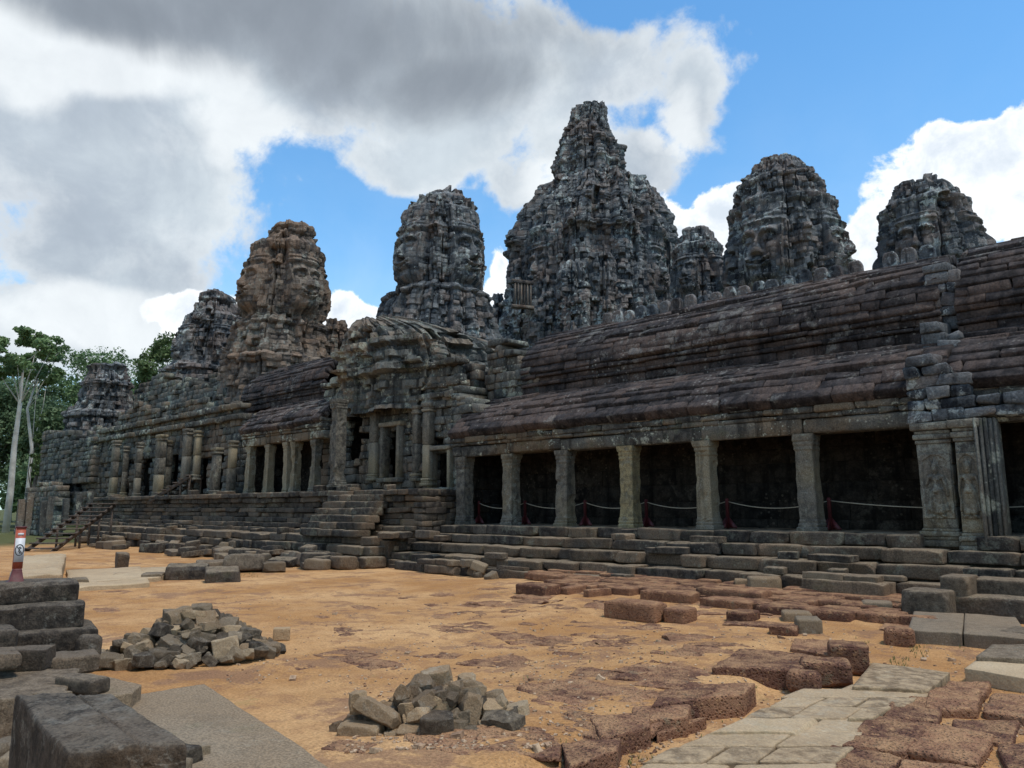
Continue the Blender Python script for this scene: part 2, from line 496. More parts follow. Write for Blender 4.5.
M_WALL = stone_mat('lichened wall sandstone', (0.030, 0.032, 0.034), (0.092, 0.098, 0.092), (0.165, 0.165, 0.148), (0.34, 0.355, 0.29), 0.8, 0.8, (0.20, 0.13, 0.08), 0.5, moss=0.25, tonek=0.7)
M_ROOF = stone_mat('purple brown roof sandstone', (0.013, 0.011, 0.012), (0.056, 0.047, 0.046), (0.105, 0.084, 0.076), (0.34, 0.33, 0.30), 0.30, 0.7, (0.17, 0.115, 0.09), 0.35, spots=0.4, tonek=0.2, ribs=True)
M_TRIM = stone_mat('mottled cornice sandstone', (0.026, 0.025, 0.024), (0.105, 0.10, 0.088), (0.18, 0.17, 0.145), (0.42, 0.44, 0.36), 0.95, 0.7, (0.24, 0.15, 0.07), 0.4, moss=0.2, fine=1.5, spots=0.8)
M_COLUMN = stone_mat('carved column sandstone', (0.060, 0.056, 0.050), (0.165, 0.150, 0.122), (0.25, 0.225, 0.18), (0.36, 0.37, 0.31), 0.45, 0.5, (0.32, 0.25, 0.13), 0.4, fine=2.0, spots=0.3, bmp=0.02)
M_PALECOL = stone_mat('ochre column sandstone', (0.13, 0.11, 0.07), (0.32, 0.26, 0.14), (0.40, 0.33, 0.19), (0.36, 0.37, 0.31), 0.25, 0.3, None, 0, fine=2.0, spots=0.2, bmp=0.02)
M_DARKWALL = stone_mat('dark inner wall sandstone', (0.005, 0.005, 0.005), (0.038, 0.034, 0.029), (0.085, 0.070, 0.056), (0.14, 0.125, 0.10), 0.35, 0.8, (0.12, 0.085, 0.05), 0.08, tonek=0.1)  # inner walls get a much darker stone colour
M_TERRACE = stone_mat('dark terrace sandstone', (0.022, 0.019, 0.018), (0.080, 0.068, 0.057), (0.145, 0.120, 0.096), (0.27, 0.27, 0.21), 0.35, 0.4, (0.22, 0.14, 0.08), 0.45, moss=0.15, fine=1.5, spots=0.3, dust=0.85, dust_toplitc=(0.29, 0.225, 0.15), tv=0.45)
M_BLOCK = stone_mat('grey block sandstone', (0.045, 0.034, 0.026), (0.135, 0.106, 0.078), (0.23, 0.185, 0.135), (0.34, 0.31, 0.25), 0.30, 0.2, (0.28, 0.18, 0.10), 0.3, moss=0.03, fine=3.0, spots=0.35, bmp=0.015, dust=0.55, dust_toplitc=(0.30, 0.23, 0.155), grit=0.6, tv=0.28)
M_DARKBLOCK = stone_mat('blackened block sandstone', (0.020, 0.016, 0.013), (0.085, 0.067, 0.052), (0.15, 0.12, 0.09), (0.34, 0.32, 0.27), 0.35, 0.4, (0.22, 0.14, 0.08), 0.3, moss=0.05, fine=2.4, spots=0.3, bmp=0.02, dust=0.6, dust_toplitc=(0.21, 0.17, 0.125), grit=0.8, tv=0.2)
M_RUBBLE = stone_mat('broken rubble sandstone', (0.045, 0.037, 0.030), (0.15, 0.122, 0.092), (0.32, 0.25, 0.17), (0.42, 0.38, 0.31), 0.35, 0.05, (0.33, 0.20, 0.10), 0.4, moss=0.0, fine=4.0, spots=0.25, bmp=0.02, tonek=0.9, grit=0.45, tv=0.9)
M_PATH = stone_mat('pale paving sandstone', (0.18, 0.125, 0.075), (0.42, 0.305, 0.185), (0.54, 0.41, 0.26), (0.46, 0.43, 0.34), 0.2, 0.15, (0.30, 0.19, 0.10), 0.3, moss=0.08, fine=2.2, spots=0.1, bmp=0.012, grit=0.4)
M_SLAB = stone_mat('grey floor sandstone', (0.115, 0.084, 0.056), (0.225, 0.172, 0.118), (0.32, 0.25, 0.17), (0.38, 0.36, 0.28), 0.2, 0.15, (0.28, 0.19, 0.11), 0.45, moss=0.15, fine=2.5, spots=0.1, bmp=0.016, grit=0.8)

def laterite_mat():
    m, t, p = new_mat('pitted laterite')
    g = t.new('ShaderNodeNewGeometry').outputs['Position']
    at = t.new('ShaderNodeAttribute', attribute_name='tone').outputs['Fac']
    n1 = t.noise(g, 1.5, 8, 0.65); n2 = t.noise(g, 14, 6, 0.7)
    v = t.vor(g, 26); v2 = t.vor(g, 60)
    c = t.mix(t.rng(t.m('ADD', n1, t.m('MULTIPLY', t.m('SUBTRACT', at, 0.5), 0.3)), 0.3, 0.7), (0.12, 0.058, 0.040), (0.275, 0.142, 0.082))
    c = t.mix(t.rng(n2, 0.52, 0.72), c, (0.42, 0.235, 0.12))
    c = t.mix(t.m('MULTIPLY', t.rng(v, 0.35, 0.1), 0.55), c, (0.055, 0.028, 0.024))
    c = t.mix(t.m('MULTIPLY', t.rng(t.noise(g, 4, 8, 0.7), 0.58, 0.68), 0.45), c, (0.22, 0.20, 0.13))
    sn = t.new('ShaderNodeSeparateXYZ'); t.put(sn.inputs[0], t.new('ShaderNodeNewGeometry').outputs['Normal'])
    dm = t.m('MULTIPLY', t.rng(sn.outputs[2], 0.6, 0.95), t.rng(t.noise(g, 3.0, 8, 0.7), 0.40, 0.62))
    c = t.mix(t.m('MULTIPLY', dm, 0.6), c, (0.44, 0.26, 0.135))          # paler tops: sand, with the lit look of upward faces painted in
    t.put(p.inputs['Base Color'], c); p.inputs['Roughness'].default_value = 0.95
    p.inputs['Specular IOR Level'].default_value = 0.15
    h = t.m('ADD', t.m('MULTIPLY', t.rng(v, 0.0, 0.5), 1.0), t.m('ADD', t.m('MULTIPLY', t.rng(v2, 0, 0.5), 0.4), t.m('MULTIPLY', n2, 0.8)))
    t.l.new(bump(t, h, 0.035, 0.9), p.inputs['Normal'])
    return m
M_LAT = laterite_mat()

def ground_mat():
    m, t, p = new_mat('ochre sand ground')
    g = t.new('ShaderNodeNewGeometry').outputs['Position']
    n1 = t.noise(g, 0.35, 6, 0.6); n2 = t.noise(g, 2.2, 9, 0.68, 0.4); n3 = t.noise(g, 30, 5, 0.7)
    c = t.mix(t.rng(n1, 0.34, 0.66), (0.40, 0.205, 0.080), (0.59, 0.355, 0.17))
    c = t.mix(t.m('MULTIPLY', t.rng(n2, 0.48, 0.66), 0.7), c, (0.33, 0.175, 0.088))
    sv = t.scale(g, (1.0, 1.0, 1.0)); n5 = t.noise(sv, 0.8, 9, 0.72, 0.5)
    c = t.mix(t.m('MULTIPLY', t.rng(n5, 0.525, 0.60), 0.66), c, (0.235, 0.132, 0.086))       # worn laterite showing through
    v = t.vor(g, 32); vc = t.vor(g, 32, out='Color')
    gr = t.m('MULTIPLY', t.rng(v, 0.30, 0.16), t.rng(t.noise(g, 1.3, 5, 0.6), 0.42, 0.66))
    sepc = t.new('ShaderNodeSeparateColor'); t.put(sepc.inputs[0], vc)
    c = t.mix(t.m('MULTIPLY', gr, 0.75), c, t.mix(sepc.outputs[0], (0.20, 0.10, 0.06), (0.60, 0.42, 0.24)))
    nm = t.noise(g, 0.9, 8, 0.7)
    c = t.mix(t.m('MULTIPLY', t.rng(nm, 0.62, 0.72), 0.35), c, (0.19, 0.20, 0.07))
    # far from the court the ground is grass and leaf litter under the trees
    sx = t.new('ShaderNodeSeparateXYZ'); t.put(sx.inputs[0], g)
    far = t.rng(t.m('ADD', t.m('MULTIPLY', sx.outputs[0], -1.0), t.m('MULTIPLY', n1, 8.0)), 58, 66)
    far2 = t.rng(sx.outputs[1], 30, 34)
    c = t.mix(t.m('MAXIMUM', far, far2), c, t.mix(n2, (0.06, 0.08, 0.03), (0.15, 0.14, 0.06)))
    c = t.mix(0.75, c, t.mix(t.rng(n3, 0.3, 0.7), (0.55, 0.53, 0.50), (1.18, 1.17, 1.15)), 'MULTIPLY')
    t.put(p.inputs['Base Color'], c); p.inputs['Roughness'].default_value = 0.97
    p.inputs['Specular IOR Level'].default_value = 0.1
    h = t.m('ADD', t.m('MULTIPLY', n2, 1.2), t.m('ADD', t.m('MULTIPLY', n3, 0.35), t.m('MULTIPLY', gr, 0.3)))
    t.l.new(bump(t, h, 0.05, 0.8), p.inputs['Normal'])
    return m
M_GROUND = ground_mat()
def plain_mat(name, a, b, rough=0.8, sc=3.0, bm=0.01, metal=0.0, stretch=None):
    m, t, p = new_mat(name)
    g = t.new('ShaderNodeNewGeometry').outputs['Position']
    if stretch: g = t.scale(g, stretch)
    n = t.noise(g, sc, 7, 0.65)
    t.put(p.inputs['Base Color'], t.mix(t.rng(n, 0.3, 0.7), a, b)); p.inputs['Roughness'].default_value = rough
    p.inputs['Metallic'].default_value = metal
    t.l.new(bump(t, t.noise(g, sc * 6, 4, 0.6), bm, 0.6), p.inputs['Normal'])
    return m
random.seed(7)
# ------------------------------------------------------------------ ground
KB = hz(598, 760, 0); KE = hz(836, 660, 0); KL = float(np.hypot(*(KE - KB)[:2])); KT = (KE - KB) / KL; KN = np.array([-KT[1], KT[0], 0])
if KN @ (hz(450, 700, 0) - KB) < 0: KN = -KN
def ground_z(x, y):
    P = np.column_stack([x, y, x * 0])
    z = 0.045 * fbm(P * 0.35, 3, 11) + 0.018 * fbm(P * 2.3, 3, 12)
    court = sstep(y, 22, 40) + sstep(-x, 55, 80)
    # the court floor stands a little above the paved path, up to the laterite kerb
    sd_ = (x - KB[0]) * KN[0] + (y - KB[1]) * KN[1]; along = (x - KB[0]) * KT[0] + (y - KB[1]) * KT[1]
    z = z + 0.17 * sstep(sd_, -0.05, 0.35) * (1 - sstep(sd_, 1.0, 4.5)) * (1 - sstep(along, KL, KL + 2.0))
    z = z + 0.14 * sstep(y, 13.0, 16.5) * sstep(x, -20, -15)
    return z - 0.03
def graded(lo, hi, core_lo, core_hi, step, grow=1.12):
    a = list(np.arange(core_lo, core_hi, step)); s = step; v = a[-1]
    while v < hi: s *= grow; v += s; a.append(v)
    s = step; v = a[0]
    while v > lo: s *= grow; v -= s; a.insert(0, v)
    return np.array(a)
gx = graded(-1500, 900, -26, 3, 0.10); gy = graded(-900, 1500, 1.5, 20, 0.10)
GX, GY = np.meshgrid(gx, gy)
GZ = ground_z(GX.ravel(), GY.ravel())
ni, nj = len(gy), len(gx)
ii, jj = np.meshgrid(np.arange(ni - 1), np.arange(nj - 1), indexing='ij')
a_ = (ii * nj + jj).ravel()
tag(mesh_obj('ground', np.column_stack([GX.ravel(), GY.ravel(), GZ]), np.column_stack([a_, a_ + 1, a_ + nj + 1, a_ + nj]), M_GROUND, smooth=True), 'ochre sand and worn laterite floor of the temple court', 'ground', kind='structure')

# ------------------------------------------------------------------ masonry
def px_top(pts, Y):
    """(px, py) outline -> function of X giving height on the plane y = Y"""
    w = sorted([tuple(hy(a, b, Y)[[0, 2]]) for a, b in pts]); xs = [p[0] for p in w]; zs = [p[1] for p in w]
    return lambda s: float(np.interp(s, xs, zs))
def px_rect(x0, y0, x1, y1, Y):
    a = hy(x0, y1, Y); b = hy(x1, y0, Y); return (a[0], b[0], a[2], b[2])
def masonry(B, p0, p1, thick, z0, top, ch=0.36, bl=(0.55, 1.2), openings=(), jit=0.02, push=0.05, ragged=0.25, hole=0.02, bev=0.035):
    """courses of blocks from p0 to p1 (x, y); openings are (s0, s1, z0, z1) along the wall, s measured from p0"""
    p0 = np.array(p0, float); p1 = np.array(p1, float); L = np.linalg.norm(p1 - p0); d = (p1 - p0) / L
    yaw = math.atan2(d[1], d[0]); R = rotm(yaw); nrm = np.array([d[1], -d[0]])
    topf = top if callable(top) else (lambda s: top)
    zmax = max(topf(s) for s in np.linspace(0, L, 60)) + 0.5
    z = z0; k = 0
    while z < zmax:
        h = ch * random.uniform(0.8, 1.2)
        cuts = [(a, b) for a, b, c, e in openings if z + h * 0.5 > c and z + h * 0.5 < e]
        cuts.sort(); segs = []; s = 0
        for a, b in cuts:
            if a > s: segs.append((s, min(a, L)))
            s = max(s, b)
        if s < L: segs.append((s, L))
        cp = random.uniform(-push, push) * 0.7
        for a, b in segs:
            s = a
            while s < b - 0.02:
                l = random.uniform(*bl)
                if b - (s + l) < bl[0] * 0.6: l = b - s
                m = s + l / 2
                if z + h * 0.6 <= topf(m) + random.uniform(-ragged, ragged) and random.random() > hole * (1 if z > z0 + 1 else 0):
                    q = p0 + d * m + nrm * (cp + random.gauss(0, push * 0.5))
                    B.add((q[0], q[1], z + h / 2), (l * 0.992, thick, h * 0.985), R, jit, bev)
                s += l
        z += h; k += 1
    return B
def wall_x(B, x0, x1, Y, thick, z0, top, **k):
    """wall facing -Y whose front face is at Y"""
    ops = [(a - x0, b - x0, c, e) for a, b, c, e in k.pop('openings', ())]
    tf = (lambda s: top(s + x0)) if callable(top) else top
    return masonry(B, (x0, Y + thick / 2), (x1, Y + thick / 2), thick, z0, tf, openings=ops, **k)
def wall_y(B, X, y0, y1, thick, z0, top, **k):
    """wall facing +X whose front face is at X"""
    return masonry(B, (X - thick / 2, y0), (X - thick / 2, y1), thick, z0, top, **k)

def box_arrays(x0, x1, y0, y1, z0, z1):
    V = np.array([(x, y, z) for x in (x0, x1) for y in (y0, y1) for z in (z0, z1)], float)
    Q = np.array([(0, 1, 3, 2), (4, 6, 7, 5), (0, 4, 5, 1), (2, 3, 7, 6), (0, 2, 6, 4), (1, 5, 7, 3)])
    return V, Q

# ------------------------------------------------------------------ towers with carved faces
def face_relief(a, b):
    """carved face, a across (-1..1), b up (-1 chin .. 1 headband)"""
    g = lambda x, c, s: np.exp(-((x - c) / s) ** 2)
    aa = np.abs(a)
    head = np.sqrt(np.clip(1.05 - (a * 0.95) ** 2, 0, 1)) * sstep(b, -1.15, -0.75) * (1 - 0.25 * sstep(b, 0.5, 1.2))
    h = 0.85 * head
    brow = g(b, 0.40 - 0.12 * (aa - 0.42) ** 2 * 4, 0.085) * sstep(aa, 0.02, 0.15) * (1 - sstep(aa, 0.75, 0.92))
    h += 0.30 * brow
    h -= 0.30 * g(b, 0.22, 0.13) * g(aa, 0.42, 0.33)                       # sockets
    h += 0.30 * np.clip(1 - ((aa - 0.43) / 0.27) ** 2 - ((b - 0.19) / 0.10) ** 2, 0, 1) ** 0.6   # lids
    wn = 0.10 + 0.16 * sstep(b, 0.1, -0.22)
    h += 0.62 * sstep(b, 0.42, -0.10) * sstep(b, -0.30, -0.20) * np.clip(1 - (a / wn) ** 2, 0, 1) ** 0.7
    cv = 0.10 * (aa / 0.5) ** 2                                            # smiling lips
    lipm = 1 - sstep(aa, 0.44, 0.56)
    h += 0.34 * g(b, -0.44 + cv, 0.055) * lipm + 0.36 * g(b, -0.585 + cv * 1.2, 0.06) * lipm
    h -= 0.20 * g(b, -0.51 + cv, 0.025) * lipm
    h += 0.16 * g(aa, 0.55, 0.22) * g(b, -0.20, 0.28)
    h += 0.30 * g(b, -0.88, 0.16) * g(a, 0, 0.30)
    h += 0.30 * g(b, 0.70, 0.07) + 0.22 * g(b, 0.88, 0.06)
    h += 0.22 * sstep(b, 0.92, 1.0) * (1 - sstep(b, 1.45, 1.6)) * (0.6 + 0.4 * np.cos(a * 14))
    h += 0.40 * g(aa, 1.02, 0.09) * sstep(b, -0.75, -0.6) * (1 - sstep(b, 0.45, 0.6))        # ears
    return h
def tower_mesh(cpx, dist, rows, zbase, seed=1, res=0.11, plan_p=2.8, faces=(), facets=0.035, nf=16, rough=1.0, ch=0.42, bl=0.62, dents=(), cornices=(), yaw0=0.0, face_w=0.60, center=None):
    """rows: (py, xleft, xright) outline read at the tower's distance -> arrays"""
    c0 = hd(cpx, 400, dist); sc = float(((c0 - C0) @ F3)) / FPX
    prof = []
    for py, xl, xr in rows:
        p = hd((xl + xr) / 2, py, dist); s = float((p - C0) @ F3) / FPX
        prof.append((p[2], (xr - xl) / 2 * s, ((xl + xr) / 2 - cpx) * sc))
    prof = prof[::-1]
    if zbase < prof[0][0]: prof.insert(0, (zbase, prof[0][1] * 1.03, prof[0][2]))
    zs = np.array([p[0] for p in prof]); rs_ = np.array([p[1] for p in prof]); os_ = np.array([p[2] for p in prof])
    for i in range(1, len(zs)):
        if zs[i] <= zs[i - 1]: zs[i] = zs[i - 1] + 0.02
    rmax = rs_.max(); zv = np.arange(zs[0], zs[-1], res)
    nt = int(2 * math.pi * rmax / res)
    th = np.arange(nt) / nt * 2 * math.pi
    TH, Z = np.meshgrid(th, zv)
    r = np.interp(Z, zs, rs_) ; off = np.interp(Z, zs, os_)
    ci0 = np.floor(Z / ch)
    c = ((TH - yaw0 + math.pi / 4) % (math.pi / 2)) - math.pi / 4          # angle from the nearest side's middle
    side = np.floor(((TH - yaw0 + math.pi / 4) % (2 * math.pi)) / (math.pi / 2)).astype(int)
    nrm = 2 ** (0.5 - 1 / plan_p)
    plan = (np.abs(np.cos(TH - yaw0)) ** plan_p + np.abs(np.sin(TH - yaw0)) ** plan_p) ** (-1 / plan_p) / (0.5 + 0.5 * nrm)
    fmask = np.zeros_like(Z); frel = np.zeros_like(Z)
    for zc, hh, sds in faces:
        w = face_w * hh
        loc = r * np.sin(c); a = loc / (w); b = (Z - zc) / hh
        mk = (1 - sstep(np.abs(a), 1.0, 1.2)) * sstep(b, -1.25, -1.0) * (1 - sstep(b, 1.45, 1.7))
        mk = mk * np.isin(side, sds)
        frel = frel + face_relief(a, b) * mk * hh * 0.40; fmask = np.maximum(fmask, mk)
    fac = np.tanh(3.0 * np.cos(nf * (TH - yaw0))) * facets * r
    R = r * plan * 0.97 + fac * (1 - fmask)
    R = R + frel - sum((((1 - sstep(np.abs(Z - zc_) / hh_, 1.0, 1.6)) * hh_ * 0.17) for zc_, hh_, _s in faces), 0 * Z)
    for zc, hgt, amt in cornices:
        R = R + amt * (1 - sstep(np.abs(Z - zc), hgt * 0.4, hgt * 0.6)) * (1 - fmask * 0.8)
    x = np.cos(TH) * R; y = np.sin(TH) * R
    P = np.column_stack([x.ravel(), y.ravel(), Z.ravel()]) + seed * 13.7
    big = fbm(P * 0.42, 3, seed, 0.5).reshape(Z.shape); med = fbm(P * 1.7, 3, seed + 3, 0.55).reshape(Z.shape)
    # the courses wander a little
    zz = Z + 0.10 * big; ci = np.floor(zz / ch); fz = zz / ch - ci
    arc = TH * rmax * 0.9; lb = arc / bl + h1(ci, seed) * 7.0
    bj = np.floor(lb); fb = lb - bj
    rb = h2(ci, bj, seed + 9); rb2 = h2(ci, bj, seed + 21)
    k = 1 - 0.72 * fmask
    R = R + rough * k * ((rb - 0.5) * 0.30 + (h1(ci, seed + 5) - 0.5) * 0.07)
    Pv = np.column_stack([np.cos(TH).ravel() * rmax * 0.9 + seed * 5.1, np.sin(TH).ravel() * rmax * 0.9, Z.ravel() * 0.10])
    R = R + rough * k * (0.32 * fbm(Pv * 1.1, 3, seed + 40, 0.6).reshape(Z.shape) - 0.30 * (np.abs(fbm(Pv * 0.8, 2, seed + 44).reshape(Z.shape)) < 0.05))
    R = R - rough * (rb2 < 0.055) * 0.40 * (1 - fmask * 0.8) + rough * (rb2 > 0.95) * 0.22 * (1 - fmask)
    R = R - 0.065 * ((fz < 0.14) | (fb < 0.12)) * (1 - 0.4 * fmask)
    R = R + rough * (0.22 * big * k + 0.12 * med * k)
    R = R * 1.0
    for th0, dth, z0, z1, dep in dents:
        dd = np.abs(((TH - th0 + math.pi) % (2 * math.pi)) - math.pi)
        R = R - dep * (dd < dth) * (Z > z0) * (Z < z1)
    R = np.maximum(R, 0.12)
    # thin the top ring out so it ends raggedly
    Zo = Z + 0.5 * (rb - 0.5) * sstep(Z, zs[-1] - 0.9, zs[-1])
    X = c0[0] + RT[0] * off + np.cos(TH) * R; Y = c0[1] + RT[1] * off + np.sin(TH) * R
    V = np.column_stack([X.ravel(), Y.ravel(), Zo.ravel()])
    nz = len(zv); i, j = np.meshgrid(np.arange(nz - 1), np.arange(nt), indexing='ij')
    a = (i * nt + j).ravel(); b = (i * nt + (j + 1) % nt).ravel()
    Q = np.column_stack([a, b, b + nt, a + nt])
    ctr = V[-nt:].mean(axis=0); V = np.vstack([V, ctr]); jj_ = np.arange(nt)
    T = np.column_stack([(nz - 1) * nt + jj_, (nz - 1) * nt + (jj_ + 1) % nt, np.full(nt, len(V) - 1)])
    tone = np.append(rb.ravel(), 0.5)
    return V, [Q, T], tone, c0
def zpx(px, py, dist): return float(hd(px, py, dist)[2])
def simple_tower(name, label, cpx, dist, rows, zbase, mat, group='carved towers above the galleries', **k):
    V, Fc, tn, c0 = tower_mesh(cpx, dist, rows, zbase, **k)
    t = thing(name, label, 'temple tower', (c0[0], c0[1], zbase), group)
    # split off the crown above the faces as a part
    crown = k.get('crown_z')
    mesh_obj('tower_body', V, Fc, mat, t, tone=tn, smooth=False, offset=(c0[0], c0[1], zbase))
    return t
def tower_with_crown(name, label, cpx, dist, rows, crown_rows, zbase, mat, group='carved towers above the galleries', **k):
    V, Fc, tn, c0 = tower_mesh(cpx, dist, rows, zbase, **k)
    t = thing(name, label, 'temple tower', (c0[0], c0[1], zbase), group)
    mesh_obj('tower_body', V, Fc, mat, t, tone=tn, smooth=False, offset=(c0[0], c0[1], zbase))
    kk = dict(k); kk['faces'] = (); kk['dents'] = (); kk['cornices'] = (); kk['plan_p'] = 2.1; kk['seed'] = k.get('seed', 1) + 50
    kk['facets'] = 0.05; kk['nf'] = 10; kk['rough'] = 0.6
    zb = zpx(cpx, crown_rows[-1][0], dist) - 0.6
    V, Fc, tn, _ = tower_mesh(cpx, dist, crown_rows, zb, **kk)
    mesh_obj('crown', V, Fc, mat, t, tone=tn, smooth=False, offset=(c0[0], c0[1], zb))
    return t
FV = (0, 1, 2, 3)
D2 = 60
tower_with_crown('face_tower', 'brown weathered face tower with a stone ring on top, second tower from the left', 277, D2,
    [(239, 262, 305), (247, 253, 309), (257, 248, 315), (275, 240, 319), (291, 237, 324), (317, 235, 323), (325, 239, 318), (335, 233, 318), (356, 228, 325), (400, 222, 332)],
    [(227, 266, 300), (231, 263, 304), (236, 262, 305), (239, 265, 301)], 3.0, M_TOWER_WARM, seed=3,
    faces=[(zpx(277, 289, D2), 2.15, FV)], cornices=[(zpx(277, 253, D2), 0.5, 0.25), (zpx(277, 328, D2), 0.5, 0.25), (zpx(277, 366, D2), 0.6, 0.3)])
D1 = 72
tower_with_crown('face_tower', 'small dark grey tower with a flat lotus crown, leftmost behind the brown face tower', 203, D1,
    [(306, 193, 228), (315, 188, 234), (328, 181, 236), (338, 175, 238), (356, 171, 240), (382, 167, 242), (420, 160, 246)],
    [(292, 203, 214), (294, 203, 216), (297, 194, 226), (302, 193, 229), (306, 197, 224)], 3.0, M_TOWER, seed=5,
    faces=[(zpx(203, 345, D1), 1.6, FV)], cornices=[(zpx(203, 324, D1), 0.5, 0.25), (zpx(203, 372, D1), 0.5, 0.35)])
tower_with_crown('face_tower', 'little dark stub of a tower just right of the brown face tower', 333, 68,
    [(329, 322, 344), (340, 319, 347), (360, 316, 350), (400, 314, 352)], [(322, 325, 342), (327, 323, 345)], 3.0, M_TOWER_WARM, seed=8, rough=0.8)
D3 = 58
tower_with_crown('face_tower', 'dark grey face tower with rounded top rising behind the broken entrance pavilion', 438, D3,
    [(205, 408, 471), (219, 405, 472), (233, 398, 479), (241, 395, 482), (266, 392, 484), (285, 394, 483), (293, 393, 484), (301, 386, 489), (315, 381, 490), (345, 372, 498), (400, 365, 505)],
    [(192, 438, 457), (196, 430, 459), (199, 422, 463), (205, 412, 469)], 3.0, M_TOWER, seed=11,
    faces=[(zpx(438, 262, D3), 2.4, FV)], cornices=[(zpx(438, 225, D3), 0.6, 0.3), (zpx(438, 297, D3), 0.6, 0.35), (zpx(438, 240, D3), 0.3, 0.2)],
    dents=[(RAD(-80), 0.10, zpx(438, 318, D3), zpx(438, 303, D3), 0.6)])
D5 = 66
tower_with_crown('face_tower', 'short grey tower with a round cap tucked right of the great central tower', 706, D5,
    [(240, 684, 720), (249, 682, 725), (259, 680, 726), (272, 677, 734), (301, 675, 737), (350, 670, 742)],
    [(231, 694, 711), (234, 686, 719), (240, 686, 719)], 3.0, M_TOWER, seed=13,
    faces=[(zpx(706, 277, D5), 1.7, FV)], cornices=[(zpx(706, 252, D5), 0.4, 0.2)])
D6 = 57
tower_with_crown('face_tower', 'tall dark face tower with smiling carved faces, next to the rightmost tower', 793, D6,
    [(168, 768, 815), (175, 762, 824), (192, 750, 832), (206, 748, 836), (220, 743, 843), (244, 736, 850), (261, 734, 852), (278, 734, 852), (310, 732, 856), (350, 728, 860)],
    [(155, 787, 803), (158, 780, 806), (161, 769, 813), (168, 769, 814)], 3.0, M_TOWER, seed=17,
    faces=[(zpx(793, 259, D6), 2.55, FV)], cornices=[(zpx(793, 186, D6), 0.5, 0.25), (zpx(793, 212, D6), 0.5, 0.3), (zpx(793, 226, D6), 0.35, 0.2)])
D7 = 60
tower_with_crown('face_tower', 'rightmost grey tower with a cracked crown showing above the roof ridge', 944, D7,
    [(188, 914, 958), (195, 912, 971), (213, 903, 978), (226, 900, 985), (244, 898, 991), (261, 896, 993), (300, 892, 998)],
    [(179, 927, 958), (183, 916, 959), (188, 914, 958)], 3.0, M_TOWER, seed=19,
    faces=[(zpx(944, 250, D7), 2.2, FV)], cornices=[(zpx(944, 206, D7), 0.5, 0.25)],
    dents=[(RAD(-52), 0.05, zpx(944, 228, D7), zpx(944, 205, D7), 0.5)])
D0 = 82
tower_with_crown('face_tower', 'low ruined tower far left in front of the trees', 104, D0,
    [(372, 90, 122), (381, 86, 128), (400, 82, 130), (416, 74, 132), (440, 70, 138), (480, 68, 140)],
    [(364, 94, 120), (367, 87, 124), (371, 90, 121)], 1.0, M_TOWER, seed=23, rough=0.9,
    cornices=[(zpx(104, 416, D0), 0.6, 0.4), (zpx(104, 385, D0), 0.4, 0.25)], dents=[(RAD(-60), 0.10, zpx(104, 388, D0), zpx(104, 376, D0), 0.5)])

# central tower: body, spire, attached turrets
D4 = 75
V, Fc, tn, c4 = tower_mesh(592, D4, [(188, 555, 634), (192, 545, 655), (204, 539, 662), (218, 528, 667), (232, 519, 671), (248, 514, 674), (280, 509, 677), (340, 500, 684)], 3.0, seed=29, facets=0.055, nf=12, rough=1.25, ch=0.5,
    dents=[(math.atan2(-F3[1], -F3[0]) - 0.08, 0.035, zpx(592, 232, D4), zpx(592, 212, D4), 1.2), (math.atan2(-F3[1], -F3[0]) + 0.36, 0.03, zpx(592, 214, D4), zpx(592, 206, D4), 1.0),
           (math.atan2(-F3[1], -F3[0]) - 0.35, 0.03, zpx(592, 214, D4), zpx(592, 204, D4), 0.8)],
    faces=[(zpx(592, 285, D4), 2.6, (0, 3))], face_w=0.5, cornices=[(zpx(592, 250, D4), 0.6, 0.4), (zpx(592, 310, D4), 0.6, 0.4), (zpx(592, 222, D4), 0.5, 0.2)])
ct = thing('central_tower', 'great central tower, tallest of all, with a ragged spire and clustered turrets', 'temple tower', (c4[0], c4[1], 3.0), 'carved towers above the galleries')
o4 = (c4[0], c4[1], 3.0)
mesh_obj('tower_body', V, Fc, M_TOWER, ct, tone=tn, smooth=False, offset=o4)
V, Fc, tn, _ = tower_mesh(595, D4, [(103, 600, 609), (106, 594, 610), (109, 578, 612), (122, 575, 612), (133, 571, 613), (137, 567, 615), (146, 565, 619), (149, 564, 626), (168, 561, 628), (186, 560, 628), (200, 557, 632)], zpx(592, 206, D4), seed=31, facets=0.08, nf=10, rough=0.9, ch=0.45,
    cornices=[(zpx(595, 150, D4), 0.6, 0.2), (zpx(595, 168, D4), 0.6, 0.15)])
mesh_obj('spire', V, Fc, M_TOWER, ct, tone=tn, smooth=False, offset=(c4[0], c4[1], zpx(592, 206, D4)))
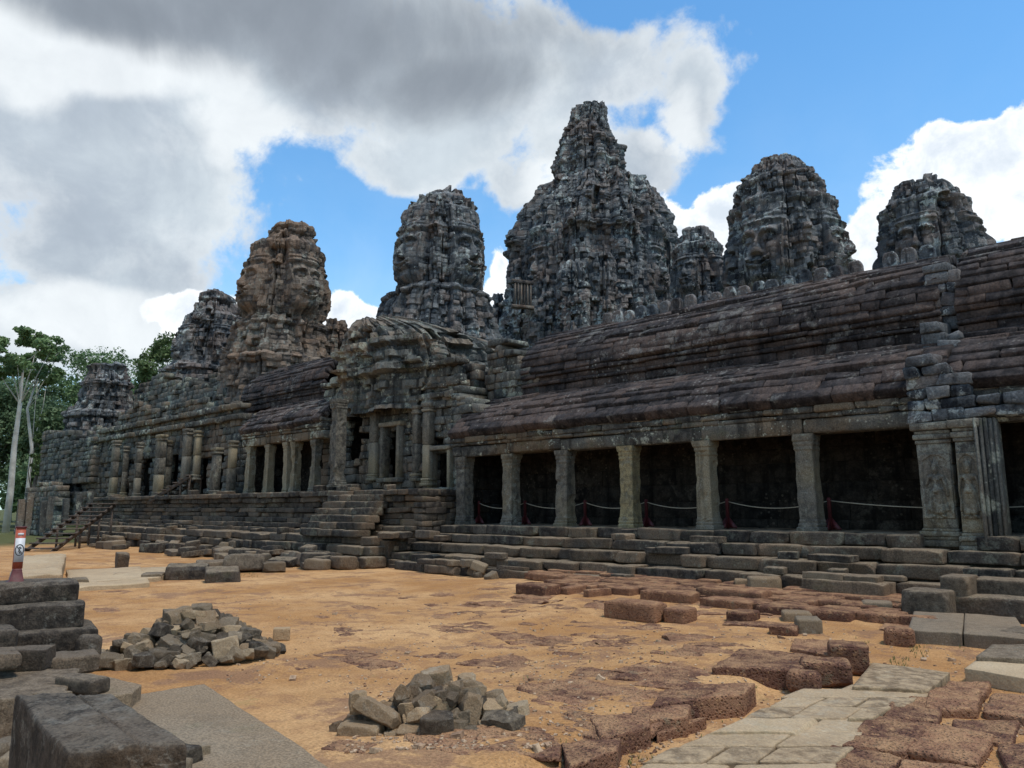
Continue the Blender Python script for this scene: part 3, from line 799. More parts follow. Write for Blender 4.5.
for k, (px, top, hw, dd, bot) in enumerate([(524, 219, 8, 0, 300), (545, 201, 11, 0, 260), (536, 232, 11, -4, 320), (643, 191, 9, 1, 260), (655, 193, 9, 0, 280), (664, 207, 8, 0, 300), (672, 232, 8, -1, 320), (514, 262, 7, 0, 340),
      (560, 222, 13, -6, 300), (584, 216, 13, -6.5, 300), (612, 220, 13, -6, 300), (640, 225, 13, -4.5, 310), (575, 262, 14, -8, 340), (606, 252, 14, -8, 340), (640, 262, 14, -6.5, 345), (548, 270, 13, -6.5, 345), (497, 294, 6, 0, 345), (522, 262, 10, -4, 345), (662, 262, 10, -3.5, 345)]):
    V, Fc, tn, tc = tower_mesh(px, D4 + dd, [(top, px - hw * .35, px + hw * .35), (top + 3, px - hw * .75, px + hw * .7), (top + 10, px - hw * .9, px + hw * .9), (top + 14, px - hw, px + hw), (top + 30, px - hw * 1.1, px + hw * 1.1), (bot, px - hw * 1.3, px + hw * 1.3)],
        zpx(px, bot, D4 + dd) - 1.0, seed=60 + k, res=0.14, facets=0.07, nf=8, rough=1.1, ch=0.45)
    mesh_obj('turret', V, Fc, M_TOWER, ct, tone=tn, smooth=False, offset=(tc[0], tc[1], zpx(px, bot, D4 + dd) - 1.0))
# false window with stone bars on the left of the central tower
B = Blocks(); wc = hd(522, 295, D4 - 7.6); Rw = rotm(math.atan2(RT[1], RT[0]) + 0.35)
for k in range(6): B.add(wc + Rw @ np.array([(k - 2.5) * 0.30, -0.15, 0]), (0.14, 0.3, 2.0), Rw, 0.015, 0.03)
B.add(wc + Rw @ np.array([0, -0.1, 1.15]), (2.1, 0.5, 0.3), Rw, 0.02); B.add(wc + Rw @ np.array([0, -0.1, -1.15]), (2.1, 0.5, 0.3), Rw, 0.02)
B.build('false_window', M_TOWER_WARM, ct, offset=wc)

# ------------------------------------------------------------------ galleries
ZF = 1.65
def column_obj(parent, x, y, z0, z1, w, mat, name='column', seed=0):
    H = z1 - z0; hw = w / 2
    lv = [(0, 1.22), (.10, 1.24), (.13, 1.12), (.20, 1.17), (.24, 1.07), (.30, 1.09), (.36, 1.0), (.50, 1.0)]
    n = 16
    for k in range(1, n): lv.append((.5 + (H - 1.0) * k / n, 1.0 - 0.04 * k / n))
    lv += [(H - .50, .96), (H - .44, 1.05), (H - .36, 1.0), (H - .30, 1.08), (H - .22, 1.06), (H - .18, 1.16), (H - .08, 1.20), (H, 1.20)]
    V, Fc = lathe_square([(z, s * hw) for z, s in lv], 5)
    sd_ = nseed()
    nz_ = fbm(V * 3.2 + sd_, 3, 5)[:, None]
    rad = V * [1, 1, 0]; rad /= (np.linalg.norm(rad, axis=1, keepdims=True) + 1e-6)
    V = V + rad * nz_ * 0.05 - rad * 0.06 * (fbm(V * 1.3 + sd_ * 3, 2, 9)[:, None] > 0.35)
    lean = (random.uniform(-.012, .012), random.uniform(-.01, .01))
    V[:, 0] += V[:, 2] * lean[0]; V[:, 1] += V[:, 2] * lean[1]
    yw = rotm(random.uniform(-.04, .04)); V = V @ yw.T
    return mesh_obj(name, V + [x, y, z0], Fc, mat, parent, tone=np.full(len(V), random.random()), smooth=False, offset=(x, y, z0))
def vault(B, x0, x1, curve, n, L=(0.5, 2.0), th=0.36, wob=0.07, jit=0.022, miss=0.0, seed=0, lip=0.045, skew=0.0):
    """curve: (y, z) points of the outer skin, eave first"""
    cy = np.array([p[0] for p in curve], float); cz = np.array([p[1] for p in curve], float)
    s = np.concatenate([[0], np.cumsum(np.hypot(np.diff(cy), np.diff(cz)))]); S = s[-1]
    for k in range(n):
        a, b = S * k / n, S * (k + 1) / n
        ya, za, yb, zb = np.interp(a, s, cy), np.interp(a, s, cz), np.interp(b, s, cy), np.interp(b, s, cz)
        w = math.hypot(yb - ya, zb - za); sl = math.atan2(zb - za, yb - ya)
        x = x0 - random.random() * 0.5
        while x < x1:
            l = random.uniform(*L); e = min(x + l, x1); st = max(x, x0); x += l
            if e - st < 0.15 or random.random() < miss: continue
            m = (st + e) / 2
            wz = wob * float(fbm(np.array([[m * 0.23, seed + k * 0.7, 0]]), 3, seed)[0]) * 2
            ny, nz_ = -math.sin(sl), math.cos(sl)
            lp = lip * (1.7 if k % 3 == 0 else .6)
            cyy = (ya + yb) / 2 - ny * (th / 2) + random.gauss(0, 0.012) * ny; czz = (za + zb) / 2 - nz_ * (th / 2) + wz + random.gauss(0, 0.012)
            R = rotm(random.gauss(0, 0.006), 0, sl - lp / w + random.gauss(0, 0.02))
            B.add((m, cyy, czz), ((e - st) * 0.99, w * 1.02, th), R, jit, 0.025)
    return B
def gallery(label, x0, x1, zf, cols, y0=22.0, upper=True, ux0=None, ux1=None, ridge=True, lit=None, group='covered galleries', seed=0, palecols=(), cw=0.53, skirt=None):
    dz = zf - ZF
    g = thing('colonnaded_gallery', label, 'gallery', ((x0 + x1) / 2, y0 + 1.5, zf), group)
    for i, cx in enumerate(cols):
        column_obj(g, cx, y0 + 0.3, zf, zf + 2.80, cw, M_PALECOL if i in palecols else M_COLUMN)
    # architrave, frieze mouldings and cornice
    B = Blocks(); xs = [x0] + [c for c in cols if x0 < c < x1] + [x1]
    for a, b in zip(xs[:-1], xs[1:]):
        B.add(((a + b) / 2, y0 + 0.32, 4.45 + dz + 0.22 + random.uniform(-.02, .02)), (b - a - 0.01, 0.62, 0.44), None, 0.02, 0.04)
    B.build('architrave', M_TRIM, g, seed=seed + 1, offset=(x0, y0, zf + 2.8))
    B = Blocks(); z = 4.90 + dz
    for h, pr in ((0.14, 0.03), (0.20, 0.09), (0.12, 0.03), (0.17, 0.14)):
        x = x0
        while x < x1:
            l = random.uniform(0.5, 1.3); e = min(x + l, x1)
            if e - x > 0.1: B.add(((x + e) / 2, y0 + 0.32 - pr / 2 + random.gauss(0, 0.015), z + h / 2), (e - x, 0.66 + pr, h * 0.98), None, 0.018, 0.035)
            x = e
        z += h
    B.build('cornice', M_TRIM, g, seed=seed + 2, offset=(x0, y0, zf + 3.2))
    B = Blocks()
    c1 = [(y0 - 0.30, 5.42 + dz), (y0 + .15, 6.00 + dz), (y0 + .8, 6.52 + dz), (y0 + 1.6, 6.95 + dz), (y0 + 2.5, 7.22 + dz)]
    vault(B, x0, x1, c1, 9, seed=seed)
    B.build('lower_roof', M_ROOF, g, seed=seed + 3, offset=(x0, y0, zf + 4))
    B = Blocks()
    wall_x(B, x0, x1, y0 + 3.0, 0.5, zf - 0.2, 7.0 + dz, ch=0.6, bl=(0.9, 2.2), ragged=0, push=0.012, jit=0.004, hole=0, bev=0.012)
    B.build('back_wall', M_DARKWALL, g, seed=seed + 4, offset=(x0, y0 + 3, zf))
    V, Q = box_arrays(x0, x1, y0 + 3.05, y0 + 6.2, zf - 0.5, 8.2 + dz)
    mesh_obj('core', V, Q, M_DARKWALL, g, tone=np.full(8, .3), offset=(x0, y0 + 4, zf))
    for xe in (x0 + .5, x1):  # end walls added to keep the sun out of the bays
        B = Blocks(); wall_y(B, xe, y0 + .75, y0 + 3.0, 0.45, zf - .1, 6.6 + dz, ch=.5, bl=(.6, 1.2), ragged=0, push=.01, jit=.006, hole=0)
        B.build('end_wall', M_DARKWALL, g, seed=seed + 8, offset=(xe, y0 + 1, zf))
    if upper:
        u0 = x0 if ux0 is None else ux0; u1 = x1 if ux1 is None else ux1
        B = Blocks(); z = 7.12 + dz
        for h, pr in ((0.34, 0.0), (0.14, 0.10), (0.22, 0.02), (0.16, 0.14)):
            x = u0
            while x < u1:
                l = random.uniform(0.7, 1.6); e = min(x + l, u1)
                if e - x > 0.1: B.add(((x + e) / 2, y0 + 2.62 - pr / 2 + random.gauss(0, 0.012), z + h / 2), (e - x, 0.7 + pr, h * 0.98), None, 0.015, 0.03)
                x = e
            z += h
        B.build('clerestory', M_ROOF, g, seed=seed + 5, offset=(u0, y0 + 2.5, zf + 5.5))
        B = Blocks()
        c2 = [(y0 + 2.12, 7.96 + dz), (y0 + 2.28, 8.70 + dz), (y0 + 2.75, 9.35 + dz), (y0 + 3.5, 9.90 + dz), (y0 + 4.5, 10.28 + dz)]
        vault(B, u0, u1, c2, 11, seed=seed + 7)
        c3 = [(y0 + 6.9, 7.9 + dz), (y0 + 6.3, 9.3 + dz), (y0 + 4.5, 10.24 + dz)]
        for (ya, za), (yb, zb) in zip(c3[:-1], c3[1:]):
            B.add(((u0 + u1) / 2, (ya + yb) / 2, (za + zb) / 2 - 0.2), (u1 - u0, math.hypot(yb - ya, zb - za), 0.3), rotm(0, 0, math.atan2(zb - za, yb - ya)), 0.0, 0.02)
        B.build('upper_roof', M_ROOF, g, seed=seed + 6, offset=(u0, y0 + 4, zf + 7))
        if ridge:
            for x in np.arange(ridge[0], ridge[1], 0.58):
                if random.random() < 0.16: continue
                P, Q = stone_arrays((0.48, 0.24, 0.58), 8, nseed(), 2, 0.035, 0.2)
                P[:, 0] *= np.where(P[:, 2] > 0, np.sqrt(np.clip(1 - (P[:, 2] / .36) ** 2, .05, 1)), 1)
                rr_ = np.hypot(P[:, 0], P[:, 2]); P[:, 1] -= .035 * np.sign(P[:, 1]) * ((rr_ > .10) & (rr_ < .19))
                q = np.array([x + random.gauss(0, .03), y0 + 4.45, 10.38 + dz + random.gauss(0, .05)])
                P = P @ rotm(random.gauss(0, .1), random.gauss(0, .05)).T
                mesh_obj('ridge_ornament', P + q, Q, M_TOWER, g, tone=np.full(len(P), random.random()), smooth=True, offset=q)
    return g
main_cols = [-24.05, -21.35, -18.57, -15.65, -12.63, -9.33]
G1 = gallery('long colonnaded gallery with dark bays and a two-tiered stone roof, right half of the photo', -24.6, -5.5, ZF, main_cols, ridge=(-19.5, -6.6), ux0=-22.6, ux1=-6.0, seed=3, palecols=(3,))
XL0 = hy(241, 460, 22)[0]; XL1 = hy(322, 460, 22)[0]
G2 = gallery('short colonnaded gallery left of the entrance pavilion, raised on the high terrace', XL0, XL1, 3.12, [hy(p, 460, 22)[0] for p in (246, 264.5, 284, 291, 311)], ridge=None, ux0=hy(268, 370, 26)[0], ux1=hy(350, 370, 26)[0], seed=9, cw=0.44)
# right-hand continuation beyond the carved piers
G3 = gallery('gallery bay continuing past the carved piers at the right edge of the photo', -5.45, 8.0, ZF, [-0.6, 2.4, 5.4], ridge=None, ux0=-5.6, ux1=8.0, seed=15)
# inner row of pillars half seen in the dark of the long gallery
for px in (499, 549, 606):
    pass

# devata piers
def relief_panel(w, h, nx, nz_, seed, mirror=False):
    """standing carved figure in a shallow niche; returns height field h(x, z) in metres on a w x h panel"""
    X, Z = np.meshgrid(np.linspace(-w / 2, w / 2, nx), np.linspace(0, h, nz_))
    s = h / 1.9; m = -1 if mirror else 1
    def cap(x0, z0, r0, x1, z1, r1, hh=1.0):
        ax, az = (X / s * m - x0), (Z / s - z0); dx, dz = x1 - x0, z1 - z0
        t = np.clip((ax * dx + az * dz) / (dx * dx + dz * dz + 1e-9), 0, 1)
        d = np.hypot(ax - t * dx, az - t * dz); r = r0 + (r1 - r0) * t
        return np.sqrt(np.clip(1 - (d / r) ** 2, 0, 1)) * r * hh
    H = np.zeros_like(X)
    parts = [cap(0, 1.43, .09, 0, 1.36, .075, 1.1), cap(0, 1.50, .10, 0, 1.56, .08), cap(0, 1.58, .05, 0, 1.76, .02), cap(-.07, 1.56, .03, -.12, 1.68, .015), cap(.07, 1.56, .03, .12, 1.68, .015),
             cap(0, 1.30, .05, 0, 1.25, .055), cap(-.10, 1.20, .085, .10, 1.20, .085, .8), cap(0, 1.15, .11, 0, .98, .085, .8), cap(-.06, 1.12, .055, -.055, 1.12, .055, 1.6), cap(.06, 1.12, .055, .055, 1.12, .055, 1.6),
             cap(0, .90, .12, 0, .82, .15, .8), cap(-.06, .80, .105, -.08, .22, .12, .8), cap(.06, .80, .105, .08, .22, .12, .8), cap(.15, .75, .04, .24, .26, .05, .8), cap(-.15, .75, .04, -.22, .26, .05, .8),
             cap(-.19, 1.20, .05, -.26, .98, .04), cap(-.26, .98, .04, -.20, 1.16, .033), cap(.19, 1.20, .05, .25, .92, .042), cap(.25, .92, .04, .27, .66, .035), cap(-.09, .12, .05, -.13, .07, .05), cap(.09, .12, .05, .15, .07, .05)]
    for p in parts: H = np.maximum(H, p)
    H = H * s * 1.6
    ex = w / 2 * 0.78
    niche = (np.abs(X) < ex) & (Z > 0.05 * h) & (Z < h * (0.97 - 0.10 * (X / ex) ** 2))
    H = H - 0.03 * niche
    # foliage carving round the niche
    P = np.column_stack([X.ravel() * 14, Z.ravel() * 14, np.full(X.size, seed)])
    H = H + 0.006 * fbm(P, 3, seed).reshape(X.shape)
    H = H - 0.010 * (np.abs(np.sin(Z * 26)) < .2) * (np.abs(X) < .17 * s) * (Z < .8 * s) * (H > 0)
    return X, Z, H
def carved_pier(label, x0, x1, y, z0, z1, depth, relief=None, mirror=False, seed=1):
    t = thing('carved_pier', label, 'pier', ((x0 + x1) / 2, y + depth / 2, z0), 'carved piers at the right end of the long gallery')
    B = Blocks(); H = z1 - z0; w = x1 - x0; cx = (x0 + x1) / 2
    zc = z0
    for h, e in ((0.16, .09), (0.10, .05), (0.12, .08), (0.08, .03)):
        B.add((cx, y + depth / 2, zc + h / 2), (w + 2 * e - .01, depth + 2 * e, h * .99), None, 0.006, 0.02, 0.4); zc += h
    B.build('pier_base', M_COLUMN, t, seed=seed, offset=(cx, y, z0))
    B = Blocks(); zt = z1 - 0.55; n = 5
    cuts = np.linspace(zc, zt, n)
    for a, b in zip(cuts[:-1], cuts[1:]):
        B.add((cx, y + depth / 2, (a + b) / 2), (w, depth, (b - a) * .995), None, 0.006, 0.02)
    B.build('pier_shaft', M_COLUMN, t, seed=seed + 1, offset=(cx, y, zc))
    B = Blocks(); zz = zt
    for h, e in ((0.10, .03), (0.14, .07), (0.10, .04), (0.21, .12)):
        B.add((cx, y + depth / 2, zz + h / 2), (w + 2 * e - .01, depth + 2 * e, h * .99), None, 0.006, 0.02, 0.5); zz += h
    B.build('pier_capital', M_COLUMN, t, seed=seed + 2, offset=(cx, y, zt))
    if relief:
        rz0, rh, rw = relief
        X, Z, Hh = relief_panel(rw, rh, 70, 150, seed, mirror)
        V = np.column_stack([X.ravel() + cx, y - 0.05 - Hh.ravel(), Z.ravel() + rz0])
        ny_, nx_ = X.shape; i, j = np.meshgrid(np.arange(ny_ - 1), np.arange(nx_ - 1), indexing='ij'); a = (i * nx_ + j).ravel()
        edge = np.concatenate([np.arange(nx_), np.arange(nx_) + (ny_ - 1) * nx_, np.arange(ny_) * nx_, np.arange(ny_) * nx_ + nx_ - 1])
        V[edge, 1] = y + 0.01
        mesh_obj('devata_relief', V, np.column_stack([a, a + 1, a + nx_ + 1, a + nx_]), M_COLUMN, t, tone=np.full(len(V), .55), smooth=True, offset=(cx, y, rz0))
    return t
carved_pier('broad square pier carved with a standing devata figure, left of the pair', -6.22, -5.42, 21.75, 1.35, 4.50, 0.75, (2.05, 1.65, 0.74), seed=5)
carved_pier('paler narrower pier carved with a standing devata, right of the broad pier', -5.28, -4.80, 21.55, 1.25, 4.50, 0.8, (2.05, 1.62, 0.46), True, seed=9)
B = Blocks()
for k in range(5): B.add((-4.76 + k * 0.085, 21.62 + 0.09 * k, 2.95), (0.08, 0.5, 3.1), None, 0.008, 0.02)
tag(B.build('moulded_door_jamb', M_WALL, None, seed=4, offset=(-4.6, 21.9, 1.4)), 'ribbed stone door jamb on the right side of the narrower carved pier', 'door jamb')
# masonry crossing the roofs above the piers
t = thing('broken_pier_wall', 'broken masonry spur with pale lichen climbing across the roofs above the carved piers', 'masonry', (-5.4, 22.5, 4.5))
B = Blocks()
wall_x(B, -6.35, -3.7, 21.62, 0.9, 4.50, px_top([(905, 368), (930, 362), (960, 366), (975, 388), (1024, 398)], 21.62), ch=0.27, bl=(0.3, 0.8), jit=0.03, push=0.08, ragged=0.2)
B.build('wall', M_TOWER, t, seed=21, offset=(-5, 22, 4.5))
B = Blocks()
wall_x(B, -6.35, -5.35, 23.4, 1.2, 6.5, px_top([(905, 318), (930, 322), (960, 326)], 23.4), ch=0.34, bl=(0.4, 0.8), jit=0.03, push=0.08, ragged=0.2)
wall_x(B, -6.4, -5.45, 24.4, 1.0, 7.4, px_top([(912, 268), (940, 262), (960, 285)], 24.4), ch=0.34, bl=(0.35, 0.7), jit=0.03, push=0.08, ragged=0.25)
B.build('upper_wall', M_TOWER, t, seed=22, offset=(-6, 24, 6.5))

# ------------------------------------------------------------------ entrance pavilion (left of centre)
YP = 23.2
gp = thing('entrance_pavilion', 'ruined entrance pavilion with a tall doorway and broken vaulted roof between the two galleries', 'pavilion', (-30, 24, 3.1))
PX0 = hy(322, 460, YP)[0]; PX1 = hy(462, 460, YP)[0]
door = px_rect(386, 426, 402, 479, YP); win = px_rect(346, 401, 362, 457, YP); small = px_rect(434, 450, 452, 489, YP)
B = Blocks()
wall_x(B, PX0, PX1, YP, 0.42, 2.6, px_top([(322, 392), (345, 372), (372, 348), (400, 352), (430, 350), (445, 362), (462, 372)], YP), ch=0.36, bl=(0.4, 1.0), openings=[door, win, small], jit=0.03, push=0.09, ragged=0.35, hole=0.03)
B.build('front_wall', M_WALL, gp, seed=31, offset=(-30, YP, 3))
B = Blocks()
wall_y(B, PX1, YP + .8, YP + 7, 0.8, 2.0, lambda s: 9.0 - 0.1 * s, ch=0.38, bl=(0.5, 1.0), jit=0.03, push=0.08)
B.build('side_wall', M_WALL, gp, seed=32, offset=(PX1, YP, 3))
V, Q = box_arrays(PX0 + 0.1, PX1 - 0.9, YP + 3.5, YP + 5, 2.0, 7.5)
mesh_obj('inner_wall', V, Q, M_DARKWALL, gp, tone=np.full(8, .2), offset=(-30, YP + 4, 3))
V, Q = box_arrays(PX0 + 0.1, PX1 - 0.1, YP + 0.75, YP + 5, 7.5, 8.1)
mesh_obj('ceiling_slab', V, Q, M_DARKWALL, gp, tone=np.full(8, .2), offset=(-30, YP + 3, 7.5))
# door frame and pilasters
def frame(rect, Y, w=0.22, proud=0.10, parent=gp):
    x0, x1, z0, z1 = rect; B = Blocks()
    B.add((x0 - w / 2 + .03, Y - proud / 2 + .1, (z0 + z1) / 2), (w, .5, z1 - z0 + .02), None, .008, .02)
    B.add((x1 + w / 2 - .03, Y - proud / 2 + .1, (z0 + z1) / 2), (w, .5, z1 - z0 + .02), None, .008, .02)
    B.add(((x0 + x1) / 2, Y - proud / 2 + .08, z1 + w / 2 + .01), (x1 - x0 + 2.4 * w, .56, w), None, .01, .02)
    B.add(((x0 + x1) / 2, Y - proud / 2 + .06, z0 - w / 2 + .04), (x1 - x0 + 2.4 * w, .62, w), None, .01, .02)
    B.build('door_frame', M_COLUMN, parent, seed=nseed(), offset=((x0 + x1) / 2, Y, z0))
frame(door, YP - .12); frame(small, YP - .1, 0.2)
def pilaster(px0, px1, y0, y1, Y, mat, parent=gp, name='pilaster'):
    a = hy(px0, y1, Y); b = hy(px1, y0, Y); x0, x1, z0, z1 = a[0], b[0], a[2], b[2]; m_ = (x0 + x1) / 2; w_ = (x1 - x0) * .66; x0, x1 = m_ - w_ / 2, m_ + w_ / 2
    B = Blocks(); n = max(2, int((z1 - z0) / 1.0)); zz = np.linspace(z0 + .35, z1 - .4, n)
    for c, d_ in zip(zz[:-1], zz[1:]): B.add(((x0 + x1) / 2 + random.gauss(0, .01), Y + .25, (c + d_) / 2), (x1 - x0, .4, (d_ - c) * .99), None, .012, .03)
    for k, (h, e) in enumerate(((.14, .07), (.10, .03), (.11, .05))): B.add(((x0 + x1) / 2, Y + .25, z0 + (.07, .19, .295)[k]), (x1 - x0 + 2 * e, .4 + 2 * e, h), None, .008, .02)
    for k, (h, e) in enumerate(((.12, .05), (.10, .02), (.18, .07))): B.add(((x0 + x1) / 2, Y + .25, z1 - .4 + (.06, .17, .31)[k]), (x1 - x0 + 2 * e, .4 + 2 * e, h), None, .008, .02)
    return B.build(name, mat, parent, seed=nseed(), offset=((x0 + x1) / 2, Y, z0))
pilaster(365, 377, 403, 481, YP - .35, M_COLUMN); pilaster(409, 418, 405, 481, YP - .35, M_COLUMN); pilaster(419, 430, 402, 486, YP - .45, M_COLUMN)
pilaster(455, 466, 395, 452, YP - .6, M_COLUMN)
# cornice bands across the pavilion front
for z, pr, h in ((hy(400, 402, YP)[2], .22, .28), (hy(400, 392, YP)[2], .12, .22), (hy(400, 372, YP)[2], .28, .26)):
    B = Blocks(); x = PX0
    while x < PX1:
        l = random.uniform(.5, 1.3); e = min(x + l, PX1)
        B.add(((x + e) / 2, YP - pr / 2 + .2 + random.gauss(0, .03), z), (e - x, .5 + pr, h), rotm(random.gauss(0, .02)), .025, .04)
        x = e
    B.build('cornice', M_TRIM, gp, seed=nseed(), offset=(-30, YP, z))
# tall free-standing porch pillar
a = hy(336.5, 487, 21.4); b = hy(336.5, 400, 21.4)
p = column_obj(None, a[0], 21.4, a[2], b[2], 0.60, M_COLUMN, 'porch_pillar')
tag(p, 'tall square stone pillar standing alone left of the pavilion doorway', 'pillar')
# the broken vault on top
V, Fc, tn, cc = tower_mesh(418, 41, [(319, 362, 392), (324, 356, 410), (332, 350, 445), (342, 347, 478), (352, 346, 496), (364, 345, 510), (385, 345, 520), (410, 345, 520)], 7.0, seed=41, res=0.09, plan_p=4.5, facets=0.04, nf=10, rough=1.0, ch=0.38, bl=0.8,
    dents=[(math.atan2(-F3[1], -F3[0]) - 0.72, 0.10, zpx(365, 372, 40), zpx(365, 334, 40), 1.0), (math.atan2(-F3[1], -F3[0]) + 1.02, 0.07, zpx(495, 350, 38), zpx(495, 338, 38), 1.0), (math.atan2(-F3[1], -F3[0]) + .25, 0.05, zpx(440, 345, 38), zpx(440, 334, 38), .6)],
    cornices=[(zpx(418, 352, 40), .4, .35), (zpx(418, 378, 40), .5, .45)])
mesh_obj('broken_vault', V, Fc, M_WALL, gp, tone=tn, smooth=False, offset=(cc[0], cc[1], 7.0))
# masonry step between the broken vault and the long gallery roof
B = Blocks()
wall_x(B, -24.9, -21.6, 24.3, 1.4, 5.5, px_top([(440, 360), (470, 350), (500, 344), (515, 352), (525, 372)], 24.3), ch=0.36, bl=(0.4, 1.0), jit=0.03, push=0.1, ragged=0.3)
wall_x(B, -25.4, -23.4, 22.6, 1.7, 5.3, px_top([(440, 392), (458, 388), (475, 405), (490, 412)], 22.6), ch=0.34, bl=(0.4, 0.9), jit=0.03, push=0.1, ragged=0.25)
B.build('corner_masonry', M_WALL, gp, seed=37, offset=(-24, 24, 6))

# ------------------------------------------------------------------ left ruins
def ruin(name, label, cat, parts, mat=M_WALL, group=None):
    """parts: (part name, px0, px1, Y, thick, z0, outline, openings px, extra)"""
    x = hy((parts[0][1] + parts[0][2]) / 2, 460, parts[0][3])[0]
    t = thing(name, label, cat, (x, parts[0][3], parts[0][5]), group)
    for pn, a, b, Y, th, z0, outl, ops, ex in parts:
        B = Blocks(); X0, X1 = hy(a, 460, Y)[0], hy(b, 460, Y)[0]
        wall_x(B, X0, X1, Y, th, z0, px_top(outl, Y), openings=[px_rect(*o, Y) for o in ops], **ex)
        B.build(pn, mat, t, seed=nseed(), offset=(X0, Y, z0))
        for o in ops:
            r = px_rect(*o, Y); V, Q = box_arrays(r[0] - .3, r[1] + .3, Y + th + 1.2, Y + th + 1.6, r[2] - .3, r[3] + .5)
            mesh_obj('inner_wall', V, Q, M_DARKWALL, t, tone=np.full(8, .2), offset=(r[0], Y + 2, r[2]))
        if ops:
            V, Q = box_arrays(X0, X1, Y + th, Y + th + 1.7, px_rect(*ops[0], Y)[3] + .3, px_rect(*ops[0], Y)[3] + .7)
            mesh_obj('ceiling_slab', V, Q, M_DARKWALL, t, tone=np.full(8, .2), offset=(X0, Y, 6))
    return t
ex = dict(ch=0.42, bl=(0.5, 1.2), jit=0.03, push=0.12, ragged=0.4, hole=0.03)
LW = ruin('ruined_hall', 'ruined hall front with tall doorways behind the wooden ramp stairs', 'ruin', [
    ('front_wall', 84, 242, 22.6, 0.38, 2.4, [(84, 432), (105, 425), (122, 415), (140, 404), (165, 408), (190, 398), (215, 402), (242, 412)], [(138, 456, 150, 497), (168, 452, 179, 490), (209, 450, 223, 496), (121, 462, 131, 497), (197, 456, 207, 492)], ex),
    ('upper_wall', 128, 236, 25.5, 1.5, 5.0, [(128, 402), (140, 390), (160, 376), (185, 382), (215, 388), (236, 392)], [], ex),
    ('rear_wall', 110, 350, 28.5, 1.6, 5.0, [(110, 420), (134, 394), (150, 380), (170, 372), (228, 374), (260, 372), (300, 366), (350, 368)], [], ex)])
for px0, px1, y0, y1, Y in ((106, 116, 440, 498, 21.6), (131, 138, 442, 498, 21.6), (150, 162, 434, 497, 21.2), (178, 188, 428, 484, 21.8), (190, 197, 430, 480, 21.9), (207, 217, 447, 496, 21.4), (224, 232, 440, 496, 21.8), (162, 168, 440, 492, 21.9), (119, 124, 446, 497, 21.8)):
    p = pilaster(px0, px1, y0, y1, Y, M_COLUMN, LW)
for Yc, pr, zpy in ((22.6, .25, 432), (22.6, .18, 424)):
    B = Blocks(); x = hy(100, 430, Yc)[0]; xe = hy(240, 430, Yc)[0]
    while x < xe:
        l = random.uniform(.8, 1.8); z = hy(np.interp(x, [hy(100, 430, Yc)[0], xe], [100, 240]), zpy, Yc)[2]
        B.add((x + l / 2, Yc - pr / 2 + .2, 7.9 if zpy == 432 else 8.6), (l, .6 + pr, .35), rotm(random.gauss(0, .015)), .03, .04)
        x += l
    B.build('cornice', M_TRIM, LW, seed=nseed(), offset=(x, Yc, 8))
ruin('ruined_wall', 'far left ruined wall with horizontal courses below the low tower', 'ruin', [
    ('wall', 40, 92, 22.0, 1.2, 1.0, [(36, 470), (38, 440), (44, 432), (66, 433), (80, 440), (92, 436)], [(48, 484, 56, 492), (60, 484, 92, 491)], dict(ch=0.45, bl=(0.7, 1.6), jit=0.03, push=0.08, ragged=0.3)),
    ('lower_wall', 22, 60, 20.6, 0.9, 0.0, [(22, 500), (30, 488), (45, 484), (60, 486)], [], ex)])
post = None
for k, (px, yt, yb) in enumerate([(21, 498, 527), (29, 492, 527), (43, 500, 524), (50, 494, 522), (66, 496, 516), (79, 493, 508), (90, 492, 504)]):
    p0 = hd(px, yb, 62); p1 = hd(px, yt, 62)
    P, Q = stone_arrays((random.uniform(.28, .5), .4, (p1[2] - p0[2]) * random.uniform(.75, 1.05) + 0.6), 6, nseed(), 5, 0.03, 0.12, .8)
    P = P @ rotm(random.uniform(-.2, .2), random.gauss(0, .03), random.gauss(0, .03)).T
    q = (p0 + p1) / 2 - [0, 0, .3]
    tag(mesh_obj('stone_post', P + q, Q, M_WALL, None, tone=np.full(len(P), random.random()), smooth=False, offset=q), 'weathered upright stone post in the row below the far left ruined wall', 'stone post', 'upright stone posts behind the wooden stairs')

# ------------------------------------------------------------------ terraces
def course(acc, x0, x1, yf, depth, z0, z1, L=(0.7, 1.8), off=0.05, miss=0.02, n=8, rough=0.028, rnd=0.13, zj=0.03, tilt=0.012, chips=6):
    x = x0
    while x < x1:
        l = random.uniform(*L); l = min(l, x1 - x)
        if l > 0.05:
            h = (z1 - z0); back = random.uniform(.12, .4) if random.random() < miss * 1.5 else 0
            P, Q = stone_arrays((l * 0.985, depth, h + random.uniform(-zj, zj)), n, nseed(), chips, rough, rnd, .80)
            P = P @ rotm(random.gauss(0, .015), random.gauss(0, tilt), random.gauss(0, tilt * 1.3)).T
            acc.add(P + [x + l / 2, yf + depth / 2 + back + random.gauss(0, off), (z0 + z1) / 2], Q, random.random())
        x += l
T1 = thing('stepped_terrace', 'long stepped sandstone terrace in front of the colonnaded gallery, right of centre', 'terrace', (-14, 20.5, 0))
def tcourse(par, name, mat, *a, **k):
    acc = Acc(); course(acc, *a, **k)
    return acc.build(name, mat, par, offset=(a[0], a[2], a[4]), smooth=True)
RX0, RX1 = -24.6, 8.0
tcourse(T1, 'step', M_TERRACE, RX0, RX1, 21.35, 1.0, 1.30, 1.65, off=.05)
tcourse(T1, 'step', M_TERRACE, RX0 - 1, RX1, 20.85, 0.9, 0.98, 1.30, L=(.9, 2.2), off=.10)
tcourse(T1, 'step', M_TERRACE, RX0 - 2, RX1, 20.15, 1.1, 0.62, 0.96, L=(.7, 2.4), off=.18, miss=.04)
